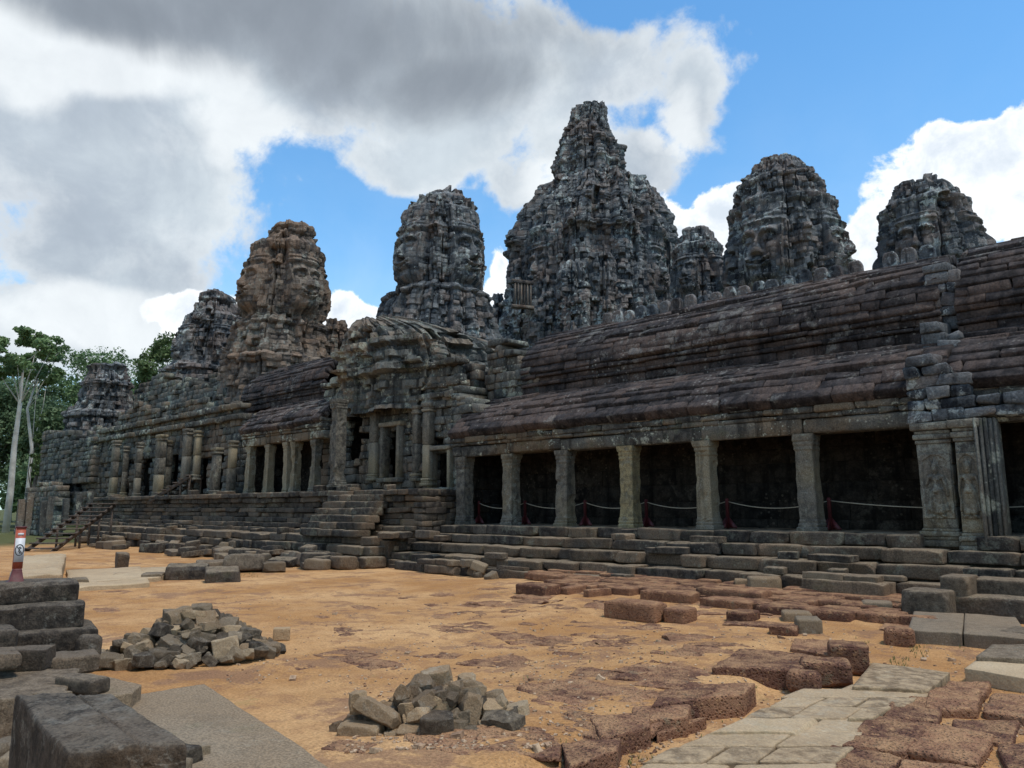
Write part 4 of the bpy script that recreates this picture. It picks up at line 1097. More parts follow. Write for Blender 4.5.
tcourse(T1, 'step', M_TERRACE, RX0 - 3, RX1, 19.45, 1.1, 0.28, 0.60, L=(.6, 2.4), off=.24, miss=.06)
tcourse(T1, 'step', M_TERRACE, RX0 - 4, -12, 18.85, 1.1, -0.05, 0.28, L=(.9, 2.2), off=.15, miss=.08)
acc = Acc()
for Yr in (22.0, 22.8, 23.6, 24.4): course(acc, RX0, RX1, Yr, 0.82, 1.3, 1.66, L=(.8, 1.8), off=.01, n=4, zj=.01, tilt=.002)
acc.build('floor', M_TERRACE, T1, offset=(-14, 23, 1.65), smooth=True)
V = []; 
acc = Acc()
for y0_, y1_, zt in ((22.0, 27, 1.45), (21.2, 22.0, 1.15), (20.5, 21.3, .8), (19.9, 20.6, .45), (19.2, 20, .12)): acc.add(*box_arrays(RX0 - .5, RX1, y0_, y1_, -.5, zt))
acc.build('core', M_TERRACE, T1, offset=(-14, 22, 0))
T2 = thing('high_terrace', 'high moulded terrace carrying the left gallery and entrance pavilion', 'terrace', (-40, 20.5, 0))
LX0, LX1 = -66.0, -24.6
zs_ = [1.12, 1.36, 1.60, 1.86, 2.10, 2.34, 2.60, 2.86, 3.12]; ys_ = [20.15, 20.30, 20.55, 20.70, 20.62, 20.78, 20.62, 20.45]
for k in range(8):
    tcourse(T2, 'moulding', M_TERRACE, LX0, LX1 - 0.12 * abs(k - 4), ys_[k], 1.1, zs_[k], zs_[k + 1], L=(.7, 1.9), off=.035, n=5, miss=.015, zj=.02)
tcourse(T2, 'lower_step', M_TERRACE, -60, -26.0, 19.0, 1.3, 0.80, 1.15, L=(.9, 2.4), off=.14, miss=.05)
tcourse(T2, 'lower_step', M_TERRACE, -60, -25.6, 18.70, 1.0, 0.42, 0.80, L=(.7, 2.0), off=.14, miss=.05)
tcourse(T2, 'lower_step', M_TERRACE, -60, -25.2, 18.45, 1.0, 0.0, 0.42, L=(.7, 2.0), off=.16, miss=.07)
acc = Acc()
for Yr in (21.4, 22.2, 23.0): course(acc, LX0, LX1, Yr, 0.82, 2.85, 3.12, L=(.8, 1.8), off=.01, n=4, zj=.01, tilt=.002)
for Yr in (20.0,): course(acc, -60, -25, Yr, 1.0, .85, 1.14, L=(.8, 1.8), off=.01, n=4, zj=.03, tilt=.01)
acc.build('floor', M_TERRACE, T2, offset=(-40, 22, 3.1), smooth=True)
acc = Acc(); acc.add(*box_arrays(LX0, LX1 - .35, 21.2, 27, 0, 2.95)); acc.add(*box_arrays(-60, -25.4, 19.4, 21.4, -.3, 1.0))
acc.build('core', M_TERRACE, T2, offset=(-40, 22, 0))
B = Blocks(); wall_y(B, LX1 - .05, 20.5, 23.4, 0.6, 1.1, 3.1, ch=.26, bl=(.5, 1.1), jit=.02, push=.06, ragged=.02, hole=0)
B.build('end_wall', M_TERRACE, T2, seed=77, offset=(LX1, 22, 1.1))
# broken flight of steps in front of the pavilion
T3 = thing('stone_steps', 'worn flight of stone steps climbing to the pavilion doorway', 'steps', (-30, 19.9, 1.1))
for k in range(6):
    tcourse(T3, 'step', M_TERRACE, -31.5 + .03 * k, -27.0 - .05 * k, 18.95 + .27 * k, 0.7, 1.12 + .30 * k - .02, 1.12 + .30 * (k + 1), L=(.8, 1.9), off=.05, n=5)
# ------------------------------------------------------------------ wooden stairs
M_WOOD = plain_mat('dark weathered timber', (0.045, 0.032, 0.025), (0.12, 0.09, 0.07), 0.85, 2.0, 0.01, stretch=(1, 6, 6))
def wooden_stair(label, p0, p1, n, width=1.5, side=(0, -1)):
    p0 = np.array(p0); p1 = np.array(p1); d = p1 - p0; dh = d * [1, 1, 0]; L = np.linalg.norm(dh); u = dh / L; w = np.array([-u[1], u[0], 0])
    if w @ np.array([side[0], side[1], 0]) < 0: w = -w
    t = thing('wooden_staircase', label, 'staircase', p0, 'timber visitor stairs')
    yaw = math.atan2(u[1], u[0]); sl = math.atan2(d[2], L)
    for k in range(n):
        f = (k + .5) / n; c = p0 + d * f
        V, Q = box_arrays(-.18, .18, -width / 2 - .08, width / 2 + .08, -.035, .035); V = V @ rotm(yaw).T + c
        mesh_obj('tread', V, Q, M_WOOD, t, tone=np.zeros(8), offset=c)
    for s in (-1, 1):
        c = (p0 + p1) / 2 + w * s * (width / 2 - .05) - [0, 0, .16]
        V, Q = box_arrays(-np.linalg.norm(d) / 2, np.linalg.norm(d) / 2, -.035, .035, -.11, .11); V = V @ (rotm(yaw, -sl)).T + c
        mesh_obj('stringer', V, Q, M_WOOD, t, tone=np.zeros(8), offset=c)
        for f in (.45, .75, .97):
            q = p0 + d * f + w * s * (width / 2 - .13)
            V, Q = box_arrays(-.05, .05, -.05, .05, -(q[2] - p0[2]) - .05, -.1); V = V @ rotm(yaw).T + q
            mesh_obj('support_post', V, Q, M_WOOD, t, tone=np.zeros(8), offset=q)
    return t
pa = hz(36, 551, 0.0); pb = hy(104, 502, 18.2); pb = pa + (pb - pa) * 1.0
wooden_stair('lower timber staircase rising from the sand to the high terrace at the left', pa, pb, 11, 1.6)
wooden_stair('upper timber ramp stair leaning up to the ruined hall doorways', hy(157, 499, 20.9), hy(197, 474, 22.3), 7, 1.4)

# ------------------------------------------------------------------ stanchions and rope
M_RED = plain_mat('dark red painted wood', (0.060, 0.008, 0.009), (0.10, 0.013, 0.014), 0.6, 4)
M_ROPE = plain_mat('pale twisted rope', (0.30, 0.27, 0.20), (0.45, 0.41, 0.32), 0.9, 30)
def stanchion(loc, label, h=0.95):
    t = thing('rope_stanchion', label, 'stanchion', loc, 'red stanchions along the gallery floor')
    V, Fc = lathe_square([(0, .045), (h * .9, .045), (h * .93, .055), (h, .03)], 3); mesh_obj('post', V + loc, Fc, M_RED, t, tone=np.zeros(len(V)), offset=loc)
    for k in range(4):
        a = k * math.pi / 2
        V = np.array([(.04, -.02, .05), (.04, .02, .05), (.30, -.02, .0), (.30, .02, .0), (.04, -.02, .38), (.04, .02, .38), (.30, -.02, .06), (.30, .02, .06)])
        Q = np.array([(0, 2, 3, 1), (4, 5, 7, 6), (0, 4, 6, 2), (1, 3, 7, 5), (2, 6, 7, 3), (0, 1, 5, 4)])
        mesh_obj('foot_brace', V @ rotm(a).T + loc, Q, M_RED, t, tone=np.zeros(8), offset=loc)
    return t
YS = 22.95; sp = []
for px, nm in ((479, 'behind the first column from the left'), (525, 'left, between the second and third columns'), (585, 'between the third column and the ochre column'), (646, 'just right of the ochre column'), (727, 'between the fifth and sixth columns'), (829, 'in the widest dark bay left of the carved pier'), (1040, 'right of the carved piers')):
    q = hy(px, 500, YS); q[2] = ZF + 0.02
    if px > 1000: q[0] = -2.2
    stanchion(q, 'dark red rope stanchion ' + nm); sp.append(q + [0, 0, .86])
for a, b in zip(sp[:-1], sp[1:]):
    pts = [a + (b - a) * f - np.array([0, 0, 0.22 * 4 * f * (1 - f)]) for f in np.linspace(0, 1, 17)]
    V, Fc = tube(pts, 0.014, 6)
    tag(mesh_obj('rope', V, Fc, M_ROPE, None, tone=np.zeros(len(V)), offset=(a + b) / 2), 'slack pale rope hanging between two red stanchions inside the gallery', 'rope', 'ropes between the stanchions')

# ------------------------------------------------------------------ stones placed one by one
def blk(name, label, cat, px0, px1, yt, yb, mat, z0=0.0, dep=0.6, yaw=None, group=None, h=None, n=14, sink=0.04, **k):
    """front face between px0 and px1, foot at yb on height z0, back top edge at yt"""
    cx = (px0 + px1) / 2; f = hz(cx, yb, z0); dh = math.hypot(f[0], f[1]); u = np.array([f[0], f[1], 0]) / dh
    w = (px1 - px0) * float((f - C0) @ F3) / FPX
    vy = math.atan2(u[1], u[0]) - math.pi / 2
    if yaw is None: yaw = vy + random.uniform(-.15, .15)
    rel = abs(math.cos(yaw - vy)); rs = abs(math.sin(yaw - vy))
    ww = max(0.15, (w - dep * rs * .8) / max(rel, .3))
    if h is None:
        h = float(hd(cx, yt, dh + dep * .9)[2]) - z0
        h = max(h, 0.08)
    c = f + u * (dep / 2 * rel + ww / 2 * rs * .6) + [0, 0, h / 2 - sink / 2]
    o = stone(name, c, (ww, dep, h + sink), mat, yaw=yaw, n=n, **k)
    return tag(o, label, cat, group)
def slab_px(name, label, cat, quad, ztop, thick, mat, group=None, n=14, rough=0.012, rnd=0.05, chips=3, seed=None, parent=None):
    """quad: four (px, py) corners of the top face, anticlockwise from near left"""
    W = [hz(a, b, ztop) for a, b in quad]
    L1 = (np.linalg.norm(W[1] - W[0]) + np.linalg.norm(W[2] - W[3])) / 2; L2 = (np.linalg.norm(W[3] - W[0]) + np.linalg.norm(W[2] - W[1])) / 2
    P, Q = stone_arrays((L1, L2, thick), n, nseed() if seed is None else seed, chips, rough, rnd, .9)
    u = (P[:, 0] / L1 + .5)[:, None]; v = (P[:, 1] / L2 + .5)[:, None]
    XY = W[0] * (1 - u) * (1 - v) + W[1] * u * (1 - v) + W[2] * u * v + W[3] * (1 - u) * v
    P2 = np.column_stack([XY[:, 0], XY[:, 1], ztop - thick / 2 + P[:, 2]])
    c = np.mean(W, axis=0); c[2] = ztop - thick
    o = mesh_obj(name, P2, Q, mat, parent, tone=np.full(len(P2), random.random()), smooth=True, offset=c)
    return tag(o, label, cat, group)

# left foreground stack
GS = 'stacked blocks at the left edge'
blk('stone_block', 'lowest dark block of the left stack, broken at its end', 'stone block', 12, 92, 640, 672, M_DARKBLOCK, 0, .9, None, GS, h=.36, n=14)
zb = .34
def on_stack(label, px0, px1, py0, py1, D, dep, yaw=0.0, **k):
    """block seen squarely: pixel box at horizontal distance D"""
    a = hd((px0 + px1) / 2, py1, D); b = hd((px0 + px1) / 2, py0, D); w = (px1 - px0) * float((a - C0) @ F3) / FPX
    u = a * [1, 1, 0]; u /= np.linalg.norm(u); vy = math.atan2(u[1], u[0]) - math.pi / 2
    c = (a + b) / 2 + u * dep / 2
    return c, (w, dep, b[2] - a[2]), vy + yaw
def stk(name, label, px0, px1, py0, py1, D, dep, yaw=0.0, mat=None, group=GS, roll=0, **k):
    c, s, y = on_stack(label, px0, px1, py0, py1, D, dep, yaw)
    return tag(stone(name, c, s, mat or M_DARKBLOCK, yaw=y, roll=roll, n=26, chips=7, cut=.80, **k), label, 'stone block', group)
stk('stone_block', 'topmost dark block of the left stack, the red marker stands on it', -14, 72, 583, 606, 12.6, .85, .05, rough=.03, rnd=.25)
stk('stone_block', 'second block of the left stack, with a flat pale front', 0, 80, 605, 634, 12.3, .9, -.04, rough=.02, rnd=.16)
stk('stone_block', 'third, longer block of the left stack, tilted to the right', 14, 89, 630, 657, 12.1, 1.0, .12, rough=.025, rnd=.15, roll=.04)
stk('stone_block', 'rounded small block wedged at the right end of the left stack', 74, 97, 636, 660, 12.0, .5, .3, rough=.04, rnd=.3)
stk('stone_block', 'moulded fragment leaning at the foot of the left stack', 9, 50, 650, 672, 11.0, .4, -.35, rough=.02, rnd=.12)
stk('stone_block', 'long low stone lying in front of the foot of the left stack', 44, 95, 657, 676, 11.2, .5, .1, rough=.03, rnd=.2)
stk('stone_block', 'brown stone at the very left edge beside the stack', -16, 14, 630, 656, 11.4, .6, .1, rough=.04, rnd=.3)
stk('stone_block', 'low brown stone at the left edge below the stack', -16, 16, 655, 672, 10.6, .6, .1, rough=.04, rnd=.3)

slab_px('stone_slab', 'pale worn slab lying at the left edge behind the big foreground block', 'stone slab', [(-40, 700), (60, 697), (80, 668), (-30, 668)], .42, .5, M_SLAB, n=20)
slab_px('stone_slab', 'broken slab with a notched edge between the big block and the left rubble heap', 'stone slab', [(58, 704), (132, 692), (142, 684), (70, 668)], .30, .35, M_SLAB, n=20, rough=.02)
c = hz(82, 690, .36)
tag(stone('stone_fragment', c + [0, 0, .06], (.60, .24, .17), M_BLOCK, yaw=YAW * 0 + RAD(20), n=12, rnd=.25, rough=.03), 'small rounded fragment resting on the pale slab behind the big block', 'stone fragment')
c = hz(52, 698, .40)
tag(stone('stone_fragment', c + [0, 0, .02], (.34, .16, .08), M_SLAB, yaw=RAD(35), n=10, rnd=.2, rough=.03), 'little flat chip of pale stone left of the rounded fragment', 'stone fragment')
# the big moulded block with a groove along its top
def big_block():
    W = [hz(a, b, .92) for a, b in ((66, 752), (190, 741), (112, 690), (14, 693))]
    nrs = 48
    P, Q = stone_arrays((1.0, 1.0, .62), nrs, 991, 5, .024, .06, .9)
    gr = np.exp(-((P[:, 0] - .12) / .02) ** 2) * (P[:, 2] > .2); P[:, 2] -= gr * .035
    gr = sstep(P[:, 0], .13, .18) * (P[:, 2] > .2); P[:, 2] -= gr * .018
    u = (P[:, 0] + .5)[:, None]; v = (P[:, 1] + .5)[:, None]
    XY = W[0] * (1 - u) * (1 - v) + W[1] * u * (1 - v) + W[2] * u * v + W[3] * (1 - u) * v
    P2 = np.column_stack([XY[:, 0], XY[:, 1], .61 + P[:, 2]]); c = np.mean(W, axis=0); c[2] = .3
    tag(mesh_obj('moulded_block', P2, Q, M_DARKBLOCK, None, tone=np.full(len(P2), .2), smooth=True, offset=c), 'big dark carved block with a groove along its top, nearest stone at the bottom left', 'stone block')
big_block()
slab_px('stone_block', 'squared support stone underneath the big grooved block', 'stone block', [(60, 800), (170, 770), (120, 715), (20, 720)], .33, .4, M_BLOCK, n=10)
for k, (px, py, s) in enumerate([(182, 760, .30), (196, 752, .2), (172, 772, .26), (14, 764, .25), (6, 752, .3), (24, 774, .2), (90, 775, .25)]):
    c = hz(px, py, .15)
    tag(stone('rubble_stone', c, (s, s * .8, s * .7), M_RUBBLE, yaw=random.random() * 3, n=8, chips=8, cut=.7), 'small broken stone tucked under the big grooved block', 'rubble stone', 'small stones under the big block')
slab_px('floor_slab', 'large flat grey floor slab lying in the sand beside the big grooved block', 'stone slab', [(150, 800), (372, 792), (205, 684), (104, 698)], .13, .22, M_SLAB, n=60, rough=.009, rnd=.03, chips=2)

# ------------------------------------------------------------------ rubble heaps
def heap(px, py, wx, wy, hmax, n_stones, smin, smax, group, label, big=()):
    """loose heap: stones dropped on a dome, each one an object"""
    ctr = hz(px, py, 0); u = ctr * [1, 1, 0]; u /= np.linalg.norm(u); r = np.array([u[1], -u[0], 0])
    placed = []
    for (bx, by, w, d_, h, z, yaw, roll) in big:
        q = ctr + r * bx + u * by; q[2] = z * .85
        o = stone('rubble_stone', q, (w * .76, d_ * .78, h * .78), M_RUBBLE, yaw=math.atan2(r[1], r[0]) + yaw, roll=roll, pitch=random.gauss(0, .12), n=20, chips=12, cut=.68, rough=.038, rnd=.06)
        tag(o, label, 'rubble stone', group); placed.append((q, (w + d_ + h) / 7.5))
    tries = 0; cnt = 0
    while cnt < n_stones and tries < 9000:
        tries += 1
        a = random.random() * 2 * math.pi; rr = math.sqrt(random.random())
        x = math.cos(a) * rr * wx / 2; y = math.sin(a) * rr * wy / 2
        s = random.uniform(smin, smax) * (1.15 - .35 * rr)
        top = hmax * (1 - rr ** 1.5) * random.uniform(.75, 1.05)
        z = max(s * .28, top - s * random.uniform(.2, .5))
        q = ctr + r * x + u * y; q[2] = z
        if any(np.linalg.norm(q - p) < (s / 2 + pr) * .38 for p, pr in placed): continue
        w, d_, h = s * random.uniform(.8, 1.35), s * random.uniform(.6, 1.0), s * random.uniform(.45, .8)
        o = stone('rubble_stone', q, (w, d_, h), M_RUBBLE, yaw=random.random() * 3.14, pitch=random.gauss(0, .35), roll=random.gauss(0, .35), n=16, chips=12, cut=.66, rough=.038, rnd=.06)
        tag(o, label, 'rubble stone', group); placed.append((q, s / 2)); cnt += 1
    # inner fill so that no light shows through
    for k in range(5):
        q = ctr + r * random.uniform(-.22, .22) * wx + u * random.uniform(-.05, .2) * wy; q[2] = hmax * .05
        o = stone('rubble_stone', q, (wx * .22, wy * .28, hmax * .4), M_RUBBLE, yaw=random.random() * 3, pitch=random.gauss(0, .2), n=10, chips=10, cut=.7)
        tag(o, label, 'rubble stone', group)
heap(441, 733, 2.05, 1.25, .62, 105, .14, .30, 'rubble stones of the nearer heap', 'loose angular stone of the nearer rubble heap, in the middle foreground',
     big=[(-.03, -.52, .47, .34, .38, .20, .0, .15), (.62, -.40, .52, .36, .28, .20, -.45, .3), (.28, -.42, .55, .3, .14, .14, -.2, .1), (-.62, -.30, .62, .32, .2, .34, -.5, -.3), (-.78, -.34, .55, .3, .24, .13, -.35, 0), (-.42, -.48, .34, .2, .2, .10, .1, 0),
          (.30, -.25, .3, .3, .38, .34, .1, -.2), (.75, .02, .48, .35, .3, .16, -.05, 0), (-.85, -.15, .24, .22, .26, .42, .1, 0), (-.05, .30, .46, .3, .26, .56, .1, .1), (.28, .35, .24, .2, .2, .5, .4, .2), (.52, -.2, .34, .24, .2, .32, .3, .3)])
heap(190, 657, 2.75, 1.7, .76, 150, .17, .34, 'rubble stones of the farther heap', 'loose angular stone of the farther rubble heap, left of the court',
     big=[(.05, -.25, .78, .4, .32, .46, .15, .1), (.50, -.60, .50, .36, .42, .22, -.05, -.1), (-.35, -.62, .55, .4, .3, .18, .1, .1), (-.62, -.68, .40, .3, .28, .14, 0, 0), (.95, -.45, .40, .3, .26, .16, .1, 0), (1.2, -.3, .3, .28, .22, .12, .2, 0),
          (.2, -.05, .5, .35, .4, .62, .3, -.5), (-.3, .12, .36, .34, .40, .66, .2, .1), (.12, .2, .45, .3, .32, .76, -.2, .2), (.45, .05, .6, .4, .24, .5, -.3, .35), (.85, -.1, .42, .3, .28, .34, .4, .1), (-1.1, -.45, .45, .3, .24, .13, .2, 0), (-1.35, -.3, .5, .35, .26, .14, -.2, 0), (-.8, -.2, .75, .2, .14, .36, .25, .1)])
blk('cut_stone', 'small squared stone lying apart at the right end of the farther rubble heap', 'stone block', 273, 290, 627, 639, M_RUBBLE, 0, .2)
blk('rubble_stone', 'single chip of stone lying on the sand right of the nearer heap', 'rubble stone', 550, 563, 720, 729, M_RUBBLE, 0, .12)
# far low heap below the terrace
FARG = 'tumbled pale stones at the far edge of the court'
for k in range(34):
    px = random.uniform(398, 494); py = np.interp(px, [398, 440, 494], [567, 566, 578]) + random.uniform(-4, 2)
    if 430 < px < 452 and random.random() < .6: continue
    s = random.uniform(.3, .62); c = hz(px, py, 0)
    tag(stone('rubble_stone', c + [0, 0, s * .2 + random.choice([0, 0, .22])], (s, s * .8, s * .6), M_RUBBLE, yaw=random.random() * 3, pitch=random.gauss(0, .3), n=6, chips=8, cut=.72), 'tumbled pale stone at the far edge of the sand, below the terrace', 'rubble stone', FARG)

# ------------------------------------------------------------------ laterite and sandstone blocks of the court
LG = 'laterite blocks of the broken kerb beside the paved path'
def lat(label, *a, **k): k.setdefault('rough', .034); k.setdefault('rnd', .16); k.setdefault('n', 26); k.setdefault('chips', 7); k.setdefault('cut', .78); k.setdefault('group', LG); return blk('laterite_block', label, 'laterite block', *a, M_LAT, **k)
def lslab(label, quad, zt, th, group=LG, **k):
    quad = [(a + random.uniform(-5, 5), b + random.uniform(-2, 2)) for a, b in quad]
    k.setdefault('rough', .034); k.setdefault('n', 30); return slab_px('laterite_block', label, 'laterite block', quad, zt * .82, th, M_LAT, group, rnd=.09, chips=8, **k)
lslab('big flat laterite block with a steep pitted front, above the bend of the path', [(716, 668), (800, 672), (816, 655), (742, 646)], .26, .36)
lat('dark squared laterite cube beside the head of the path', 802, 851, 657, 685, dep=.5)
lat('small orange eroded laterite lump between two darker blocks', 787, 822, 668, 693, dep=.35, rnd=.35)
lat('upright laterite block with a whitish corner at the head of the path', 829, 870, 641, 673, dep=.5)
lslab('long laterite block behind the dark cube', [(786, 650), (838, 656), (845, 641), (790, 636)], .22, .3)
lslab('purple brown laterite block third along the kerb', [(697, 699), (742, 693), (757, 682), (702, 684)], .24, .34)
lslab('orange topped laterite block second along the kerb', [(655, 706), (700, 700), (722, 686), (664, 688)], .24, .36)
lslab('wide cracked laterite block midway along the kerb', [(628, 722), (686, 715), (692, 702), (630, 705)], .20, .3)
lslab('large crumbling laterite block of the kerb, right of the nearer heap', [(598, 738), (652, 727), (650, 712), (588, 714)], .22, .32)
lslab('laterite block at the near end of the kerb', [(566, 766), (622, 752), (618, 738), (560, 742)], .20, .3)
lslab('crumbled laterite shelf left of the kerb end', [(524, 762), (572, 757), (594, 722), (536, 728)], .10, .2, rough=.03)
lslab('low laterite slab above the crumbling kerb block', [(556, 726), (600, 722), (640, 704), (580, 706)], .07, .16, rough=.03)
lslab('thin split laterite flag under the second kerb block', [(655, 735), (700, 722), (704, 716), (656, 722)], .08, .12)
lat('rounded laterite stone left of the sandstone ledge', 885, 915, 626, 648, dep=.4, rnd=.3)
lslab('flat laterite block between the head of the path and the ledge', [(876, 629), (916, 634), (930, 622), (893, 618)], .14, .2)
for q, zt, nm in (([(508, 768), (560, 775), (566, 752), (520, 748)], .06, 'low worn laterite flag at the bottom middle edge'), ([(600, 716), (640, 712), (660, 694), (610, 698)], .06, 'low worn laterite flag between the heap and the kerb'),
                  ([(640, 700), (690, 692), (716, 676), (660, 682)], .06, 'low worn laterite flag behind the kerb')):
    lslab(nm, q, zt, .14, rough=.025)
# laterite rows farther back
LR = 'laterite blocks in the rows below the terrace'
rows = [(516, 561, 583, 596, 'orange squared laterite block at the left end of the rows'), (561, 588, 584, 595, 'short laterite block beside the orange squared one'), (585, 610, 587, 598, None), (604, 668, 600, 622, 'long tongue of laterite jutting into the sand'),
        (664, 697, 606, 624, 'orange fronted end block of the laterite tongue'), (727, 760, 609, 625, 'single squared orange block standing on the sand'), (696, 772, 588, 606, None), (640, 700, 590, 604, None), (604, 650, 585, 596, None), (560, 610, 578, 588, None),
        (620, 700, 578, 590, None), (700, 760, 598, 610, None), (770, 820, 600, 613, None), (818, 862, 606, 622, None), (790, 840, 592, 604, None), (745, 800, 582, 594, None), (830, 880, 594, 606, None), (776, 838, 563, 578, 'rough red laterite course just under the terrace'),
        (838, 904, 565, 580, 'second rough red laterite course block under the terrace'), (775, 850, 574, 586, None), (850, 905, 578, 592, None), (860, 905, 590, 602, None), (800, 850, 578, 590, None)]
for k, (a, b, c_, d_, lb) in enumerate(rows):
    zz = 0 if c_ > 590 or b < 700 else .15
    blk('laterite_block', lb or 'worn laterite block in the irregular rows between the sand and the terrace', 'laterite block', a, b, c_, d_, M_LAT, z0=(.10 if d_ < 612 else 0), dep=random.uniform(.7, 1.1) if d_ < 600 else .6, yaw=random.gauss(.0, .05), group=LR, n=10, rough=.03, rnd=.2)
# orange squared block gets sandier stone
# random filler laterite rows (embedded)
for k in range(120):
    px = random.uniform(540, 905); t_ = random.random()
    ylo = np.interp(px, [540, 700, 905], [578, 584, 596]); yhi = np.interp(px, [540, 700, 800, 905], [590, 606, 622, 630])
    py = ylo + (yhi - ylo) * t_; c = hz(px, py, 0); s = random.uniform(.5, 1.3)
    o = stone('laterite_block', c + [0, 0, float(ground_z(c[:1], c[1:2])[0]) + .04 + .12 * (1 - t_)], (s, random.uniform(.4, .7), random.uniform(.18, .30)), M_LAT, yaw=random.gauss(0, .15), n=8, rough=.03, rnd=.18, roll=random.gauss(0, .03))
    tag(o, 'worn laterite block in the irregular rows between the sand and the terrace', 'laterite block', LR)
# flush worn laterite flags in the sand
FG = 'flat laterite flags flush with the sand'
for k in range(190):
    r1 = random.random()
    if r1 < .6: px = random.uniform(340, 760); py = random.uniform(600, 768)
    else: px = random.uniform(90, 800); py = random.uniform(585, 668)
    if px < 345 and py > 668: continue
    if px < 300 and 612 < py < 690: continue
    if 335 < px < 560 and 665 < py < 752: continue
    if px > np.interp(py, [640, 768], [760, 600]): continue
    # sandy lane free of flags
    if random.random() < .5 and px < np.interp(py, [580, 768], [420, 300]): continue
    c = hz(px, py, 0); s = random.uniform(.4, 1.3)
    zg = float(ground_z(np.array([c[0]]), np.array([c[1]]))[0])
    o = stone('laterite_flag', [c[0], c[1], zg - .05 + random.uniform(.0, .016)], (s, s * random.uniform(.45, .9), .10), M_LAT, yaw=random.gauss(.1, .25), n=20, rough=.06, rnd=.45, chips=9, cut=.66)
    tag(o, 'flat worn laterite flag barely showing through the sand of the court', 'laterite flag', FG)
# bottom right laterite paving
RG = 'laterite paving at the bottom right'
for (q, zt) in (([(842, 742), (905, 752), (930, 722), (870, 714)], .10), ([(905, 752), (985, 764), (1000, 736), (930, 722)], .09), ([(872, 716), (930, 722), (948, 700), (900, 694)], .10), ([(926, 706), (980, 708), (986, 690), (932, 686)], .13),
                ([(985, 712), (1040, 718), (1040, 694), (990, 690)], .09), ([(940, 690), (990, 694), (985, 680), (945, 678)], .10), ([(800, 775), (870, 790), (900, 756), (838, 744)], .08), ([(880, 790), (960, 800), (985, 768), (904, 756)], .06), ([(950, 732), (1010, 740), (1020, 722), (952, 716)], .04), ([(1000, 770), (1060, 780), (1060, 740), (1004, 742)], .08)):
    slab_px('laterite_block', 'pitted laterite paver on the right side of the pale path, in the bottom right corner', 'laterite block', [(a_ + random.uniform(-9, 9), b_ + random.uniform(-4, 4)) for a_, b_ in q], zt * .6, .2, M_LAT, RG, n=30, rough=.045, rnd=.2, chips=10)
# pale path: flags laid side by side
PG = 'pale sandstone flags of the path'
def lerp(a, b, f): return (a[0] + (b[0] - a[0]) * f, a[1] + (b[1] - a[1]) * f)
Lf = [(560, 815), (604, 786), (644, 762), (676, 746), (708, 732), (742, 717), (764, 707), (786, 697), (806, 688)]; Rt = [(800, 815), (820, 786), (834, 762), (852, 746), (866, 731), (880, 718), (898, 706), (914, 697), (928, 690)]
for k in range(8):
    ncut = random.choice([1, 2, 2, 3]); cuts = [0] + sorted((i + random.uniform(-.28, .28)) / ncut for i in range(1, ncut)) + [1]
    a0, a1, b0, b1 = Lf[k], Rt[k], Lf[k + 1], Rt[k + 1]
    wl, wr = random.uniform(-.03, .06), random.uniform(-.05, .05)
    for c0_, c1_ in zip(cuts[:-1], cuts[1:]):
        g_ = .008
        e0 = -wl if c0_ == 0 else g_; e1 = -wr if c1_ == 1 else g_
        near0, near1 = lerp(a0, a1, c0_ + e0), lerp(a0, a1, c1_ - e1); far0, far1 = lerp(b0, b1, c0_ + e0), lerp(b0, b1, c1_ - e1)
        near0, far0 = lerp(near0, far0, .02), lerp(near0, far0, .985); near1, far1 = lerp(near1, far1, .02), lerp(near1, far1, .985)
        q_ = [(p_[0] + random.uniform(-2.5, 2.5), p_[1] + random.uniform(-.6, .6)) for p_ in (near0, near1, far1, far0)]
        slab_px('paving_flag', 'worn pale sandstone flag of the path at the lower right', 'paving flag', q_, .075 + random.uniform(-.022, .022), .2, M_PATH, PG, n=26, rough=.016, rnd=.10, chips=9)
slab_px('paving_flag', 'broad pale flag at the head of the path, before the grassy gap', 'paving flag', [(852, 686), (928, 690), (950, 672), (872, 662)], .11, .25, M_PATH, PG, n=20, rough=.008, chips=4)
slab_px('paving_flag', 'thin flag stepping down from the head of the path', 'paving flag', [(838, 690), (926, 697), (934, 689), (852, 684)], .06, .2, M_PATH, PG, n=16)
slab_px('stone_slab', 'cracked pale slab at the right edge above the bottom right paving', 'stone slab', [(964, 668), (1050, 682), (1050, 656), (990, 650)], .15, .2, M_PATH, None, n=20, rough=.01, chips=5)
slab_px('stone_slab', 'broken pale slab behind the cracked one at the right edge', 'stone slab', [(976, 656), (1050, 660), (1050, 644), (992, 644)], .22, .25, M_SLAB, None, n=14)
# sandstone ledge and plinth blocks on the right
BG = 'dressed sandstone blocks at the right edge'
def blkR(label, a, b, c_, d_, **k): k.setdefault('dep', .8); k.setdefault('yaw', random.gauss(0, .03)); k.setdefault('n', 14); k.setdefault('rough', .012); k.setdefault('rnd', .09); return blk('dressed_block', label, 'stone block', a, b, c_, d_, k.pop('mat', M_BLOCK), group=BG, **k)
slab_px('dressed_block', 'left half of the long flat sandstone ledge at the right', 'stone block', [(907, 630), (962, 633), (964, 613), (914, 611)], .25, .30, M_BLOCK, BG, n=18, rough=.01)
slab_px('dressed_block', 'right half of the long flat sandstone ledge at the right', 'stone block', [(963, 633), (1030, 639), (1016, 617), (965, 613)], .25, .30, M_BLOCK, BG, n=18, rough=.01)
blkR('stone step below the plinth, left end of the right edge blocks', 905, 957, 588, 612, z0=.25, dep=.9, sink=.32)
blkR('long plinth base block along the right edge', 957, 1060, 594, 615, z0=.25, dep=1.2, mat=M_TERRACE, sink=.32)
blkR('squared moulded plinth block second from the right edge', 944, 978, 574, 597, z0=.52, dep=.9, sink=.15)
